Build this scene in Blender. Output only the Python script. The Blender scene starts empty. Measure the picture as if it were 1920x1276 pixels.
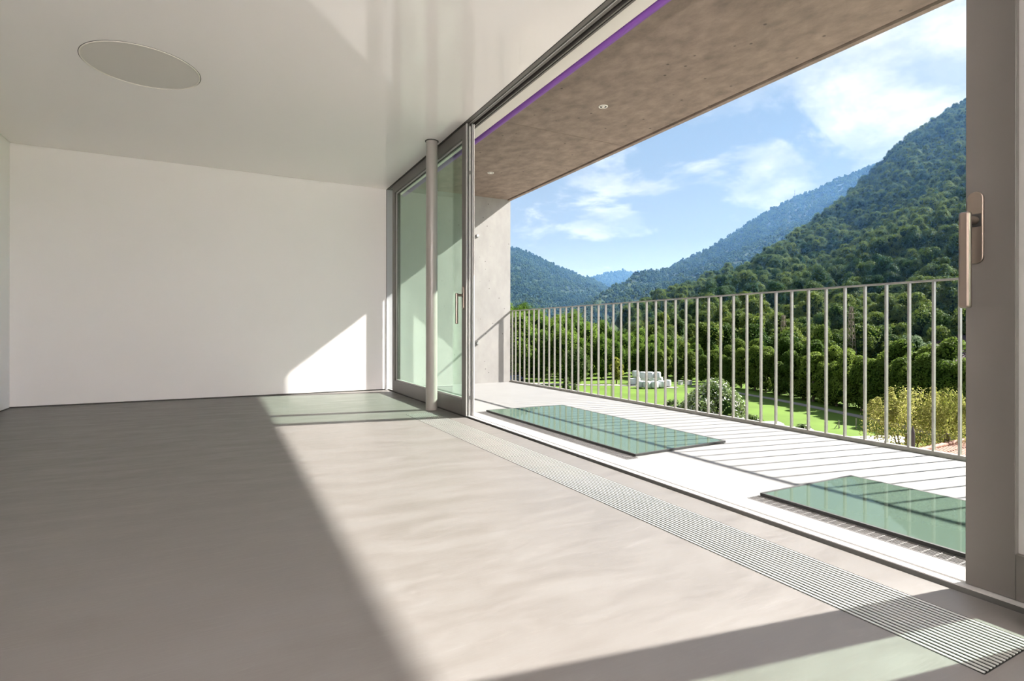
import bpy, bmesh, math, random
import numpy as np
from mathutils import Vector, Matrix, noise as mnoise

random.seed(7)
SC = bpy.context.scene
COL = SC.collection

# ------------------------------------------------------------------ camera, sky, sun, exposure
F_PX, CX, Y0 = 1026.77, 960.0, 621.81
YAW, ROLL, CAM_H = math.radians(27.928), math.radians(0.0627), 0.70
_f = Vector((math.sin(YAW), math.cos(YAW), 0))
_r0 = Vector((math.cos(YAW), -math.sin(YAW), 0))
_u0 = Vector((0, 0, 1))
_r = _r0 * math.cos(ROLL) + _u0 * math.sin(ROLL)
_u = _u0 * math.cos(ROLL) - _r0 * math.sin(ROLL)

cam = bpy.data.cameras.new('camera')
cam_o = bpy.data.objects.new('camera', cam)
COL.objects.link(cam_o)
cam.sensor_fit = 'HORIZONTAL'
cam.sensor_width = 36
cam.lens = F_PX / 1920 * 36
cam.shift_y = -(638 - Y0) / 1920
cam.clip_start, cam.clip_end = 0.02, 20000
m = Matrix((( _r.x, _u.x, -_f.x, 0), (_r.y, _u.y, -_f.y, 0), (_r.z, _u.z, -_f.z, CAM_H), (0, 0, 0, 1)))
cam_o.matrix_world = m
SC.camera = cam_o


def V(px, py, w):
    """world point seen at (px, py) in the photograph at depth w metres"""
    d = _f + _r * ((px - CX) / F_PX) - _u * ((py - Y0) / F_PX)
    return Vector((0, 0, CAM_H)) + d * w


def to_px(p):
    d = p - Vector((0, 0, CAM_H))
    w = d.dot(_f)
    return CX + F_PX * d.dot(_r) / w, Y0 - F_PX * d.dot(_u) / w, w


SUN_DIR = Vector((1, -0.185, 0.79)).normalized()
sun = bpy.data.lights.new('sun', 'SUN')
sun.energy = 25.5
sun.angle = math.radians(0.85)
sun.color = (1.0, 0.965, 0.92)
sun_o = bpy.data.objects.new('sun', sun)
COL.objects.link(sun_o)
sun_o.location = (30, -5, 25)
sun_o.rotation_euler = (-SUN_DIR).to_track_quat('-Z', 'Y').to_euler()

world = bpy.data.worlds.new('sky')
SC.world = world
world.use_nodes = True
wt = world.node_tree
wt.nodes.clear()


def N(t, kind, **kw):
    n = t.nodes.new(kind)
    for k, v in kw.items():
        if k.startswith('_'):
            setattr(n, k[1:], v)
        else:
            key = k.replace('__', ' ')
            n.inputs[int(key[1:]) if key[0] == 'i' and key[1:].isdigit() else key].default_value = v
    return n


def ramp(t, stops, interp='LINEAR'):
    n = t.nodes.new('ShaderNodeValToRGB')
    cr = n.color_ramp
    cr.interpolation = interp
    while len(cr.elements) < len(stops):
        cr.elements.new(0.5)
    for e, (p, c) in zip(cr.elements, stops):
        e.position = p
        e.color = (c[0], c[1], c[2], 1) if not isinstance(c, (int, float)) else (c, c, c, 1)
    return n


def build_sky():
    t = wt
    L = t.links.new
    tc = N(t, 'ShaderNodeTexCoord')
    sep = N(t, 'ShaderNodeSeparateXYZ')
    L(tc.outputs['Generated'], sep.inputs[0])
    # clear sky by elevation
    grad = ramp(t, [(0.0, (0.74, 0.71, 0.64)), (0.07, (0.58, 0.61, 0.60)), (0.16, (0.39, 0.46, 0.54)), (0.30, (0.32, 0.43, 0.57)), (0.6, (0.23, 0.38, 0.62)), (1.0, (0.18, 0.34, 0.60))])
    L(sep.outputs['Z'], grad.inputs[0])
    # a flat cloud layer: direction / (height + a little)
    za = N(t, 'ShaderNodeMath', _operation='MAXIMUM', i1=0.0)
    L(sep.outputs['Z'], za.inputs[0])
    zb = N(t, 'ShaderNodeMath', _operation='ADD', i1=0.22)
    L(za.outputs[0], zb.inputs[0])
    dv = N(t, 'ShaderNodeVectorMath', _operation='DIVIDE')
    L(tc.outputs['Generated'], dv.inputs[0])
    cmb = N(t, 'ShaderNodeCombineXYZ')
    for i in range(3):
        L(zb.outputs[0], cmb.inputs[i])
    L(cmb.outputs[0], dv.inputs[1])
    mp = N(t, 'ShaderNodeMapping')
    mp.inputs['Location'].default_value = SKY_SHIFT
    mp.inputs['Scale'].default_value = (1, 1, 0.0)
    L(dv.outputs[0], mp.inputs[0])
    n1 = N(t, 'ShaderNodeTexNoise', Scale=1.9, Detail=9.0, Roughness=0.58, Distortion=0.25)
    L(mp.outputs[0], n1.inputs['Vector'])
    big = N(t, 'ShaderNodeTexNoise', Scale=0.42, Detail=1.0)
    L(mp.outputs[0], big.inputs['Vector'])
    mix = N(t, 'ShaderNodeMath', _operation='MULTIPLY_ADD', i1=0.75)
    L(big.outputs[0], mix.inputs[0])
    L(n1.outputs[0], mix.inputs[2])
    cov = ramp(t, [(0.77, 0.0), (0.87, 0.55), (1.03, 1.0)], 'EASE')
    L(mix.outputs[0], cov.inputs[0])
    n2 = N(t, 'ShaderNodeTexNoise', Scale=2.6, Detail=6.0, Roughness=0.55)
    L(mp.outputs[0], n2.inputs['Vector'])
    shade = ramp(t, [(0.33, (1.22, 1.22, 1.22)), (0.46, (0.88, 0.90, 0.92)), (0.60, (0.52, 0.59, 0.66))])
    L(n2.outputs[0], shade.inputs[0])
    cm = N(t, 'ShaderNodeMixRGB')
    L(cov.outputs[0], cm.inputs[0])
    L(grad.outputs[0], cm.inputs[1])
    L(shade.outputs[0], cm.inputs[2])
    bg = N(t, 'ShaderNodeBackground', Strength=SKY_STRENGTH)
    L(cm.outputs[0], bg.inputs[0])
    out = N(t, 'ShaderNodeOutputWorld')
    L(bg.outputs[0], out.inputs[0])


SKY_SHIFT = (15.1, 1.7, 0.0)
SKY_STRENGTH = 1.0
build_sky()

vs = SC.view_settings
SC.display_settings.display_device = 'sRGB'
vs.view_transform = 'Standard'
vs.look = 'None'
vs.gamma = 1.0
vs.use_curve_mapping = False
vs.exposure = 0.18
FILL_WATTS = 2700.0  # output of the added fill lamp
SC.cycles.max_bounces = 18
SC.cycles.diffuse_bounces = 12
SC.cycles.transparent_max_bounces = 24
SC.cycles.volume_bounces = 0
SC.cycles.sample_clamp_indirect = 6.0
SC.cycles.caustics_reflective = False
SC.cycles.caustics_refractive = False


# ------------------------------------------------------------------ helpers
def mat(name):
    mt = bpy.data.materials.new(name)
    mt.use_nodes = True
    t = mt.node_tree
    t.nodes.clear()
    out = t.nodes.new('ShaderNodeOutputMaterial')
    return mt, t, out


def principled(name, color, rough=0.5, metal=0.0, spec=0.5, var=0.0, scale=3.0, stretch=(1, 1, 1), bump=0.0, bscale=None, spots=None, coat=0.0):
    mt, t, out = mat(name)
    L = t.links.new
    b = N(t, 'ShaderNodeBsdfPrincipled', Roughness=rough, Metallic=metal)
    b.inputs['Specular IOR Level'].default_value = spec
    b.inputs['Coat Weight'].default_value = coat
    b.inputs['Base Color'].default_value = (*color, 1)
    L(b.outputs[0], out.inputs[0])
    tc = N(t, 'ShaderNodeTexCoord')
    mp = N(t, 'ShaderNodeMapping')
    mp.inputs['Scale'].default_value = stretch
    L(tc.outputs['Object'], mp.inputs[0])
    if var:
        n1 = N(t, 'ShaderNodeTexNoise', Scale=scale, Detail=7.0, Roughness=0.62)
        L(mp.outputs[0], n1.inputs['Vector'])
        r = ramp(t, [(0.28, tuple(c * (1 - var) for c in color)), (0.72, tuple(min(1, c * (1 + var)) for c in color))])
        L(n1.outputs[0], r.inputs[0])
        last = r.outputs[0]
        if spots:
            vo = N(t, 'ShaderNodeTexVoronoi', Scale=spots[0], Randomness=1.0)
            L(tc.outputs['Object'], vo.inputs['Vector'])
            rr = ramp(t, [(spots[1], spots[2]), (spots[1] * 1.8, 1.0)])
            L(vo.outputs['Distance'], rr.inputs[0])
            mx = N(t, 'ShaderNodeMixRGB', _blend_type='MULTIPLY', Fac=1.0)
            L(last, mx.inputs[1])
            L(rr.outputs[0], mx.inputs[2])
            last = mx.outputs[0]
        L(last, b.inputs['Base Color'])
    if bump:
        n3 = N(t, 'ShaderNodeTexNoise', Scale=bscale or scale * 6, Detail=5.0)
        L(mp.outputs[0], n3.inputs['Vector'])
        bp = N(t, 'ShaderNodeBump', Strength=bump, Distance=0.01)
        L(n3.outputs[0], bp.inputs['Height'])
        L(bp.outputs[0], b.inputs['Normal'])
    return mt


def bm_box(bm, x0, x1, y0, y1, z0, z1):
    vs_ = [bm.verts.new((x, y, z)) for z in (z0, z1) for y in (y0, y1) for x in (x0, x1)]
    for f in ((0, 2, 3, 1), (4, 5, 7, 6), (0, 1, 5, 4), (2, 6, 7, 3), (0, 4, 6, 2), (1, 3, 7, 5)):
        bm.faces.new([vs_[i] for i in f])


def bm_cyl(bm, p0, p1, r0, r1=None, n=16, caps=True):
    r1 = r0 if r1 is None else r1
    p0, p1 = Vector(p0), Vector(p1)
    d = (p1 - p0).normalized()
    a = d.orthogonal().normalized()
    b = d.cross(a)
    ra = [bm.verts.new(p0 + (a * math.cos(q) + b * math.sin(q)) * r0) for q in [2 * math.pi * i / n for i in range(n)]]
    rb = [bm.verts.new(p1 + (a * math.cos(q) + b * math.sin(q)) * r1) for q in [2 * math.pi * i / n for i in range(n)]]
    for i in range(n):
        f = bm.faces.new((ra[i], ra[(i + 1) % n], rb[(i + 1) % n], rb[i]))
        f.smooth = True
    if caps:
        bm.faces.new([bm.verts.new(v.co) for v in ra[::-1]])
        bm.faces.new([bm.verts.new(v.co) for v in rb])


def link(name, bm_or_mesh, material, parent=None):
    if isinstance(bm_or_mesh, bmesh.types.BMesh):
        me = bpy.data.meshes.new(name)
        bmesh.ops.recalc_face_normals(bm_or_mesh, faces=bm_or_mesh.faces)
        bm_or_mesh.to_mesh(me)
        bm_or_mesh.free()
    else:
        me = bm_or_mesh
    o = bpy.data.objects.new(name, me)
    COL.objects.link(o)
    if material is not None and not me.materials:
        me.materials.append(material)
    if parent is not None:
        o.parent = parent
        o.matrix_parent_inverse = parent.matrix_world.inverted() if not parent.parent else Matrix()
    return o


def bevel(o, w=0.003, seg=2):
    md = o.modifiers.new('bevel', 'BEVEL')
    md.width = w
    md.segments = seg
    md.limit_method = 'ANGLE'
    return o


def tag(o, label=None, cat=None, group=None, kind=None):
    if label:
        o['label'] = label
    if cat:
        o['category'] = cat
    if group:
        o['group'] = group
    if kind:
        o['kind'] = kind
    return o


def empty(name, label=None, cat=None, group=None, kind=None, loc=(0, 0, 0), rz=0.0):
    o = bpy.data.objects.new(name, None)
    o.empty_display_size = 0.1
    o.location = loc
    o.rotation_euler = (0, 0, rz)
    o.matrix_world = Matrix.Translation(Vector(loc)) @ Matrix.Rotation(rz, 4, 'Z')
    COL.objects.link(o)
    return tag(o, label, cat, group, kind)


def part(name, parent, material, boxes=(), cyls=(), bev=0.0, local=False):
    bm = bmesh.new()
    for b in boxes:
        bm_box(bm, *b)
    for c in cyls:
        bm_cyl(bm, *c)
    o = link(name, bm, material)
    if parent is not None:
        o.parent = parent
        if not local:
            par = parent
            mw = par.matrix_world.copy()
            o.matrix_parent_inverse = mw.inverted()
    if bev:
        bevel(o, bev)
    return o


# ------------------------------------------------------------------ materials
M = {}
M['wall'] = principled('white plaster', (0.905, 0.878, 0.872), 0.6, var=0.012, scale=1.5, bump=0.03, bscale=180)
M['ceil'] = principled('gloss white ceiling', (0.91, 0.87, 0.855), 0.06, spec=0.5, var=0.008, scale=1.2)
M['black'] = principled('black rubber', (0.012, 0.012, 0.011), 0.6)
M['gap'] = principled('dark shadow gap', (0.05, 0.05, 0.045), 0.8)  # dark colour standing in for gap shade; joints, roof and cassette share it
M['frame'] = principled('warm grey aluminium', (0.088, 0.080, 0.072), 0.42, metal=0.0, spec=0.5, var=0.03, scale=8)
M['frame_light'] = principled('bare aluminium', (0.40, 0.395, 0.38), 0.38, metal=0.2, var=0.04, scale=20, stretch=(1, 0.05, 1))
M['jamb'] = principled('pale blue grey jamb', (0.40, 0.42, 0.43), 0.4)
M['sill'] = principled('sill aluminium', (0.34, 0.335, 0.325), 0.4, metal=0.0, var=0.03, scale=20, stretch=(1, 0.05, 1))
M['column'] = principled('grey column paint', (0.26, 0.242, 0.224), 0.32, var=0.03, scale=6)
M['steel'] = principled('brushed steel', (0.235, 0.192, 0.16), 0.32, metal=0.9, var=0.05, scale=60, stretch=(1, 1, 0.06))
M['rail'] = principled('galvanised rail', (0.31, 0.293, 0.275), 0.40, metal=0.5, var=0.13, scale=30, bump=0.05, bscale=150)
M['slat'] = principled('grille aluminium', (0.44, 0.45, 0.42), 0.34, metal=0.45, var=0.02, scale=20)
M['tray'] = principled('grille tray', (0.022, 0.024, 0.021), 0.6)
M['grating'] = principled('zinc grating', (0.15, 0.145, 0.14), 0.45, metal=0.2)
M['lintel'] = principled('lintel render', (0.80, 0.765, 0.71), 0.7, var=0.02, scale=4)
M['purple'] = principled('violet awning cloth', (0.20, 0.065, 0.36), 0.55, var=0.05, scale=30)
M['deck'] = principled('balcony concrete', (0.160, 0.1588, 0.157), 0.55, var=0.07, scale=2.2, bump=0.05, bscale=90)
M['conc_wall'] = principled('fair faced concrete wall', (0.345, 0.334, 0.320), 0.7, var=0.13, scale=5, stretch=(1, 1, 0.55), bump=0.03, bscale=60, spots=(9.0, 0.05, 0.45))
M['soffit'] = principled('fair faced concrete soffit', (0.240, 0.183, 0.148), 0.75, var=0.33, scale=9.0, stretch=(1.0, 0.7, 1), bump=0.3, bscale=70, spots=(7.0, 0.05, 0.4))
M['white'] = principled('white lacquer', (0.82, 0.81, 0.79), 0.4)
M['lamp_face'] = principled('frosted lamp face', (0.70, 0.665, 0.63), 0.65)
M['lamp_ring'] = principled('lamp ring', (0.80, 0.76, 0.70), 0.35)


def floor_material():
    mt, t, out = mat('trowelled grey cement floor')
    L = t.links.new
    b = N(t, 'ShaderNodeBsdfPrincipled', Roughness=0.42)
    b.inputs['Specular IOR Level'].default_value = 0.4
    L(b.outputs[0], out.inputs[0])
    tc = N(t, 'ShaderNodeTexCoord')
    mp = N(t, 'ShaderNodeMapping')
    mp.inputs['Scale'].default_value = (1.1, 3.8, 1)
    mp.inputs['Rotation'].default_value = (0, 0, 0.12)
    L(tc.outputs['Object'], mp.inputs[0])
    n1 = N(t, 'ShaderNodeTexNoise', Scale=2.4, Detail=12.0, Roughness=0.74, Distortion=0.4)
    L(mp.outputs[0], n1.inputs['Vector'])
    r = ramp(t, [(0.22, (0.085, 0.077, 0.069)), (0.5, (0.106, 0.099, 0.092)), (0.80, (0.124, 0.120, 0.115))])
    L(n1.outputs[0], r.inputs[0])
    # fine trowel scratches
    mp2 = N(t, 'ShaderNodeMapping')
    mp2.inputs['Scale'].default_value = (3.0, 22.0, 1)
    mp2.inputs['Rotation'].default_value = (0, 0, 0.5)
    L(tc.outputs['Object'], mp2.inputs[0])
    n2 = N(t, 'ShaderNodeTexNoise', Scale=3.0, Detail=6.0, Distortion=1.2)
    L(mp2.outputs[0], n2.inputs['Vector'])
    r2 = ramp(t, [(0.62, 1.0), (0.80, 1.16)])
    L(n2.outputs[0], r2.inputs[0])
    mx = N(t, 'ShaderNodeMixRGB', _blend_type='MULTIPLY', Fac=1.0)
    L(r.outputs[0], mx.inputs[1])
    L(r2.outputs[0], mx.inputs[2])
    vo = N(t, 'ShaderNodeTexVoronoi', Scale=2.3)
    L(tc.outputs['Object'], vo.inputs['Vector'])
    rr = ramp(t, [(0.008, 0.55), (0.016, 1.0)])
    L(vo.outputs['Distance'], rr.inputs[0])
    mx2 = N(t, 'ShaderNodeMixRGB', _blend_type='MULTIPLY', Fac=1.0)
    L(mx.outputs[0], mx2.inputs[1])
    L(rr.outputs[0], mx2.inputs[2])
    L(mx2.outputs[0], b.inputs['Base Color'])
    rg = ramp(t, [(0.3, 0.34), (0.7, 0.52)])
    L(n1.outputs[0], rg.inputs[0])
    L(rg.outputs[0], b.inputs['Roughness'])
    bp = N(t, 'ShaderNodeBump', Strength=0.05, Distance=0.01)
    L(n2.outputs[0], bp.inputs['Height'])
    L(bp.outputs[0], b.inputs['Normal'])
    return mt


M['floor'] = floor_material()


def glass_material(name, tint, diffuse=None, dfac=0.0, ior=1.5, fscale=1.0):
    """thin sheet glass: tinted straight-through light plus a fresnel reflection"""
    mt, t, out = mat(name)
    L = t.links.new
    tr = N(t, 'ShaderNodeBsdfTransparent')
    tr.inputs[0].default_value = (*tint, 1)
    body = tr.outputs[0]
    if diffuse:
        df = N(t, 'ShaderNodeBsdfDiffuse')
        df.inputs[0].default_value = (*diffuse, 1)
        mx0 = N(t, 'ShaderNodeMixShader', Fac=dfac)
        L(tr.outputs[0], mx0.inputs[1])
        L(df.outputs[0], mx0.inputs[2])
        body = mx0.outputs[0]
    gl = N(t, 'ShaderNodeBsdfGlossy', Roughness=0.0)
    gl.inputs[0].default_value = (0.84, 0.98, 0.88, 1)
    lw = N(t, 'ShaderNodeLayerWeight', Blend=0.5)
    pw = N(t, 'ShaderNodeMath', _operation='POWER', i1=5.0)
    L(lw.outputs['Facing'], pw.inputs[0])
    f0 = ((ior - 1) / (ior + 1)) ** 2
    fr = N(t, 'ShaderNodeMath', _operation='MULTIPLY_ADD', i1=(1 - f0) * fscale, i2=f0 * fscale)
    L(pw.outputs[0], fr.inputs[0])
    mx = N(t, 'ShaderNodeMixShader')
    L(fr.outputs[0], mx.inputs[0])
    L(body, mx.inputs[1])
    L(gl.outputs[0], mx.inputs[2])
    L(mx.outputs[0], out.inputs[0])
    return mt


M['glass'] = glass_material('green tinted door glass', (0.80, 0.90, 0.84), ior=1.6)
M['skyglass'] = glass_material('walk-on green glass', (0.30, 0.42, 0.35), (0.066, 0.096, 0.074), 0.80, ior=1.4, fscale=0.5)


def foliage(name, c0, c1, trans=0.3, scale=0.25, rough=0.7, spec=0.06, patch=0.0):
    mt, t, out = mat(name)
    L = t.links.new
    oi = N(t, 'ShaderNodeObjectInfo')
    tc = N(t, 'ShaderNodeTexCoord')
    n1 = N(t, 'ShaderNodeTexNoise', Scale=scale, Detail=4.0)
    L(tc.outputs['Object'], n1.inputs['Vector'])
    ad = N(t, 'ShaderNodeMath', _operation='MULTIPLY_ADD', i1=0.55)
    L(oi.outputs['Random'], ad.inputs[0])
    L(n1.outputs[0], ad.inputs[2])
    if patch:
        gp = N(t, 'ShaderNodeNewGeometry')
        n2 = N(t, 'ShaderNodeTexNoise', Scale=patch, Detail=3.0)
        L(gp.outputs['Position'], n2.inputs['Vector'])
        ad2 = N(t, 'ShaderNodeMath', _operation='MULTIPLY_ADD', i1=1.5, i2=-0.75)
        L(n2.outputs[0], ad2.inputs[0])
        ad3 = N(t, 'ShaderNodeMath', _operation='ADD')
        L(ad.outputs[0], ad3.inputs[0])
        L(ad2.outputs[0], ad3.inputs[1])
        ad = ad3
    r = ramp(t, [(0.35, c0), (0.70, tuple((a + b) / 2 for a, b in zip(c0, c1))), (1.0, c1)])
    L(ad.outputs[0], r.inputs[0])
    b = N(t, 'ShaderNodeBsdfPrincipled', Roughness=rough)
    b.inputs['Specular IOR Level'].default_value = spec
    L(r.outputs[0], b.inputs['Base Color'])
    tl = N(t, 'ShaderNodeBsdfTranslucent')
    L(r.outputs[0], tl.inputs[0])
    mx = N(t, 'ShaderNodeMixShader', Fac=trans)
    L(b.outputs[0], mx.inputs[1])
    L(tl.outputs[0], mx.inputs[2])
    L(mx.outputs[0], out.inputs[0])
    return mt


M['leaf_forest'] = foliage('hillside forest leaves', (0.020, 0.054, 0.012), (0.105, 0.145, 0.024), patch=0.012)
M['leaf_far'] = foliage('far forest leaves', (0.020, 0.048, 0.014), (0.085, 0.120, 0.022), patch=0.006)
M['leaf_hedge'] = foliage('belt tree leaves', (0.036, 0.072, 0.012), (0.145, 0.20, 0.034), 0.4)
M['leaf_wood'] = foliage('valley wood leaves', (0.036, 0.080, 0.010), (0.125, 0.20, 0.028), 0.4)
M['leaf_silver'] = foliage('silvery willow leaves', (0.055, 0.090, 0.048), (0.12, 0.165, 0.095), 0.35)
M['leaf_dark'] = foliage('dark round tree leaves', (0.030, 0.055, 0.016), (0.075, 0.11, 0.03), 0.3)
M['leaf_yellow'] = foliage('yellowish tree leaves', (0.11, 0.15, 0.02), (0.24, 0.26, 0.045), 0.45)
M['leaf_birch'] = foliage('pale yellowing leaves', (0.115, 0.150, 0.026), (0.36, 0.34, 0.12), 0.5, scale=5.0)
M['leaf_gloss'] = foliage('glossy evergreen leaves', (0.035, 0.072, 0.016), (0.125, 0.18, 0.045), 0.25, scale=4.0, rough=0.3, spec=0.4)
M['petal_glint'] = principled('white petals and glints', (0.45, 0.46, 0.40), 0.6)  # white blades: flowers, plus highlights painted into the glossy foliage
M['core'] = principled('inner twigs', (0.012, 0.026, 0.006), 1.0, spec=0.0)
M['bark'] = principled('bark', (0.11, 0.085, 0.06), 0.9, var=0.3, scale=8)
M['lawn'] = principled('meadow grass', (0.068, 0.118, 0.016), 0.85, spec=0.1, var=0.28, scale=0.11, bump=0.3, bscale=4)
M['soil'] = principled('forest soil', (0.018, 0.032, 0.009), 0.95, spec=0.1, var=0.3, scale=0.05)
M['scree'] = principled('purple brown scree', (0.048, 0.034, 0.036), 0.95, spec=0.1, var=0.35, scale=0.6)
M['yard'] = principled('gravel yard', (0.26, 0.24, 0.215), 0.95, spec=0.1, var=0.2, scale=0.8)
M['path'] = principled('pale gravel path', (0.20, 0.19, 0.175), 0.9, spec=0.1, var=0.08, scale=1.5)
M['wrap'] = principled('white bale wrap', (0.50, 0.515, 0.53), 0.3, var=0.06, scale=3, bump=0.4, bscale=6)
M['tile'] = principled('terracotta tile', (0.20, 0.082, 0.045), 0.8, var=0.25, scale=5)
M['render_wall'] = principled('pale house render', (0.60, 0.56, 0.50), 0.9)
M['flue'] = principled('dark brown flue', (0.055, 0.035, 0.038), 0.45)
M['rust'] = principled('brown steel lattice', (0.16, 0.12, 0.085), 0.7)
M['wood_post'] = principled('grey wood post', (0.22, 0.19, 0.15), 0.9)
M['carpaint'] = principled('dark blue car paint', (0.035, 0.05, 0.13), 0.25, coat=0.5)
M['tinted'] = principled('dark window', (0.02, 0.025, 0.03), 0.1)
M['van'] = principled('white vehicle paint', (0.42, 0.42, 0.41), 0.35)
M['tyre'] = principled('tyre', (0.02, 0.02, 0.02), 0.8)

# ------------------------------------------------------------------ the room
XL, XR, YB, YF, HC = -1.705, 1.752, 6.54, -4.6, 2.413


def grid_slab(name, material, xs, ys, z0, z1, skip):
    """a slab of boxes with rectangular openings left out"""
    bm = bmesh.new()
    nx, ny = len(xs) - 1, len(ys) - 1
    solid = {(i, j): not any(a - 1e-6 <= xs[i] and xs[i + 1] <= b + 1e-6 and c - 1e-6 <= ys[j] and ys[j + 1] <= d + 1e-6 for a, b, c, d in skip) for i in range(nx) for j in range(ny)}
    cache = {}

    def vv(i, j, k):
        if (i, j, k) not in cache:
            cache[(i, j, k)] = bm.verts.new((xs[i], ys[j], (z0, z1)[k]))
        return cache[(i, j, k)]
    for (i, j), s in solid.items():
        if not s:
            continue
        bm.faces.new((vv(i, j, 1), vv(i + 1, j, 1), vv(i + 1, j + 1, 1), vv(i, j + 1, 1)))
        bm.faces.new((vv(i, j, 0), vv(i, j + 1, 0), vv(i + 1, j + 1, 0), vv(i + 1, j, 0)))
        for di, dj, a, b in ((-1, 0, (i, j + 1), (i, j)), (1, 0, (i + 1, j), (i + 1, j + 1)), (0, -1, (i, j), (i + 1, j)), (0, 1, (i + 1, j + 1), (i, j + 1))):
            if not solid.get((i + di, j + dj), False):
                bm.faces.new((vv(*a, 0), vv(*b, 0), vv(*b, 1), vv(*a, 1)))
    return link(name, bm, material)


GR = (1.379, 1.622, 0.536, 4.520)      # grille recess
o = grid_slab('floor', M['floor'], [XL - .25, GR[0], GR[1], 1.762], [YF - .25, GR[2], GR[3], YB + .25], -0.25, 0.0, [GR])
tag(o, 'grey trowelled cement floor with sun patch', 'floor', kind='structure')

o = part('wall_back', None, M['wall'], [(XL - .25, XR, YB, YB + .25, 0.0, 2.54)])
tag(o, 'white plaster wall at the far end of the room', 'wall', kind='structure')
o = part('wall_left', None, M['wall'], [(XL - .25, XL, YF, YB, 0.0, 2.54)])
tag(o, 'white plaster side wall opposite the sliding doors', 'wall', kind='structure')
o = part('wall_front', None, M['wall'], [(XL - .25, 3.57, YF - .25, YF, 0.0, 2.54)])
tag(o, 'white wall behind the camera', 'wall', kind='structure')
o = part('ceiling', None, M['ceil'], [(XL + .007, XR, YF, YB - .007, HC, HC + .05)])
tag(o, 'glossy white stretched ceiling', 'ceiling', kind='structure')
o = part('shade_strip_back', None, M['gap'], [(XL, XR - .01, YB - .004, YB, 0.0, 0.012)])  # dark strip on the wall, painted as the shade of a recessed gap
tag(o, 'thin dark strip painted as gap shade under the far white wall', 'shade strip', kind='structure')
o = part('shade_strip_left', None, M['gap'], [(XL, XL + .004, YF, YB - .004, 0.0, 0.008)])  # same dark strip along the side wall, gap shade put in as colour
tag(o, 'thin dark strip painted as gap shade under the side wall', 'shade strip', kind='structure')

# roof slab over room and balcony
o = part('roof', None, M['gap'], [(XL - .25, 2.12, YF - .25, 7.05, 2.57, 2.85)])
tag(o, 'concrete roof slab above the room', 'roof', kind='structure')
sof = empty('ceiling_balcony', 'brown fair faced concrete soffit over the balcony', 'ceiling', kind='structure', loc=(2.8, 4.28, 2.54))
for (ya, yb) in ((-4.85, 0.395), (0.4, 4.277), (4.282, 6.79)):
    bm = bmesh.new()
    prof = [(2.12, 2.542), (3.512, 2.542), (3.514, 2.556), (3.528, 2.556), (3.530, 2.531), (3.572, 2.531), (3.572, 2.85), (2.12, 2.85)]
    a = [bm.verts.new((x, ya, z)) for x, z in prof]
    b = [bm.verts.new((x, yb, z)) for x, z in prof]
    for i in range(len(prof)):
        j = (i + 1) % len(prof)
        bm.faces.new((a[i], a[j], b[j], b[i]))
    bm.faces.new(a)
    bm.faces.new(b[::-1])
    q = link('panel', bm, M['soffit'])
    q.parent = sof
    q.matrix_parent_inverse = sof.matrix_world.inverted()
part('joint_filler', sof, M['gap'], [(2.13, 3.5, 0.396, 0.399, 2.56, 2.8), (2.13, 3.5, 4.278, 4.281, 2.56, 2.8)])

# balcony deck with the two glass openings
SK1 = (2.075, 2.80, 2.415, 4.345)
SK2 = (2.06, 2.655, -0.40, 1.555)
DG1 = (1.962, 2.050, 2.36, 4.372)
DG2 = (1.962, 2.036, -0.45, 1.580)
xs = sorted({1.925, 1.962, 2.036, 2.050, 2.06, 2.075, 2.655, 2.80, 3.575})
ys = sorted({YF, -0.45, -0.40, 1.555, 1.580, 2.36, 2.415, 4.345, 4.372, 6.79})
o = grid_slab('balcony_floor', M['deck'], xs, ys, -0.25, 0.0, [SK1, SK2, DG1, DG2])
tag(o, 'pale concrete balcony floor striped by railing shadows', 'floor', kind='structure')
o = part('wall_balcony', None, M['conc_wall'], [(1.752, 3.572, 6.79, 7.05, -0.25, 2.60)])
tag(o, 'fair faced concrete end wall of the balcony', 'wall', kind='structure')

# lintel between head track and awning
o = part('trim_1', None, M['lintel'], [(1.887, 2.0, YF, 6.785, 2.424, 2.565)])
tag(o, 'white lintel strip above the sliding doors', 'lintel', kind='structure')

# head track
hd = empty('trim_2', 'grey aluminium head track of the sliding doors', 'track', kind='structure', loc=(1.82, 2.0, 2.41))
part('track_body', hd, M['frame'], [(1.756, 1.785, YF, 6.535, 2.410, 2.50), (1.785, 1.797, YF, 6.535, 2.424, 2.50), (1.803, 1.829, YF, 6.535, 2.416, 2.50), (1.852, 1.862, YF, 6.535, 2.408, 2.50), (1.862, 1.872, YF, 6.535, 2.424, 2.50), (1.872, 1.886, YF, 6.535, 2.410, 2.50)])
part('track_ridge', hd, M['frame_light'], [(1.797, 1.803, YF, 6.535, 2.411, 2.45)])
part('track_groove', hd, M['black'], [(1.829, 1.852, YF, 6.535, 2.440, 2.50)])
part('track_gasket', hd, M['black'], [(1.7525, 1.756, YF, 6.535, 2.4115, 2.45)])

# sill
sl = empty('trim_3', 'white lit aluminium threshold rail below the sliding doors', 'threshold', kind='structure', loc=(1.84, 2.0, 0.0))
part('sill_lip', sl, M['sill'], [(1.776, 1.804, YF, 6.55, -0.02, 0.0125)])
part('sill_shade_strip', sl, M['gap'], [(1.7752, 1.776, YF, 6.55, -0.02, 0.0095)])  # dark strip puts the shade of the lip's inner face into colour
part('sill_groove', sl, M['frame'], [(1.804, 1.821, YF, 6.55, -0.02, -0.005)])
part('sill_plate', sl, M['sill'], [(1.821, 1.915, YF, 6.55, -0.02, 0.0115)])
part('sill_gap', sl, M['black'], [(1.762, 1.776, YF, 6.55, -0.03, -0.019), (1.915, 1.925, YF, 6.55, -0.02, -0.004)])

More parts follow.
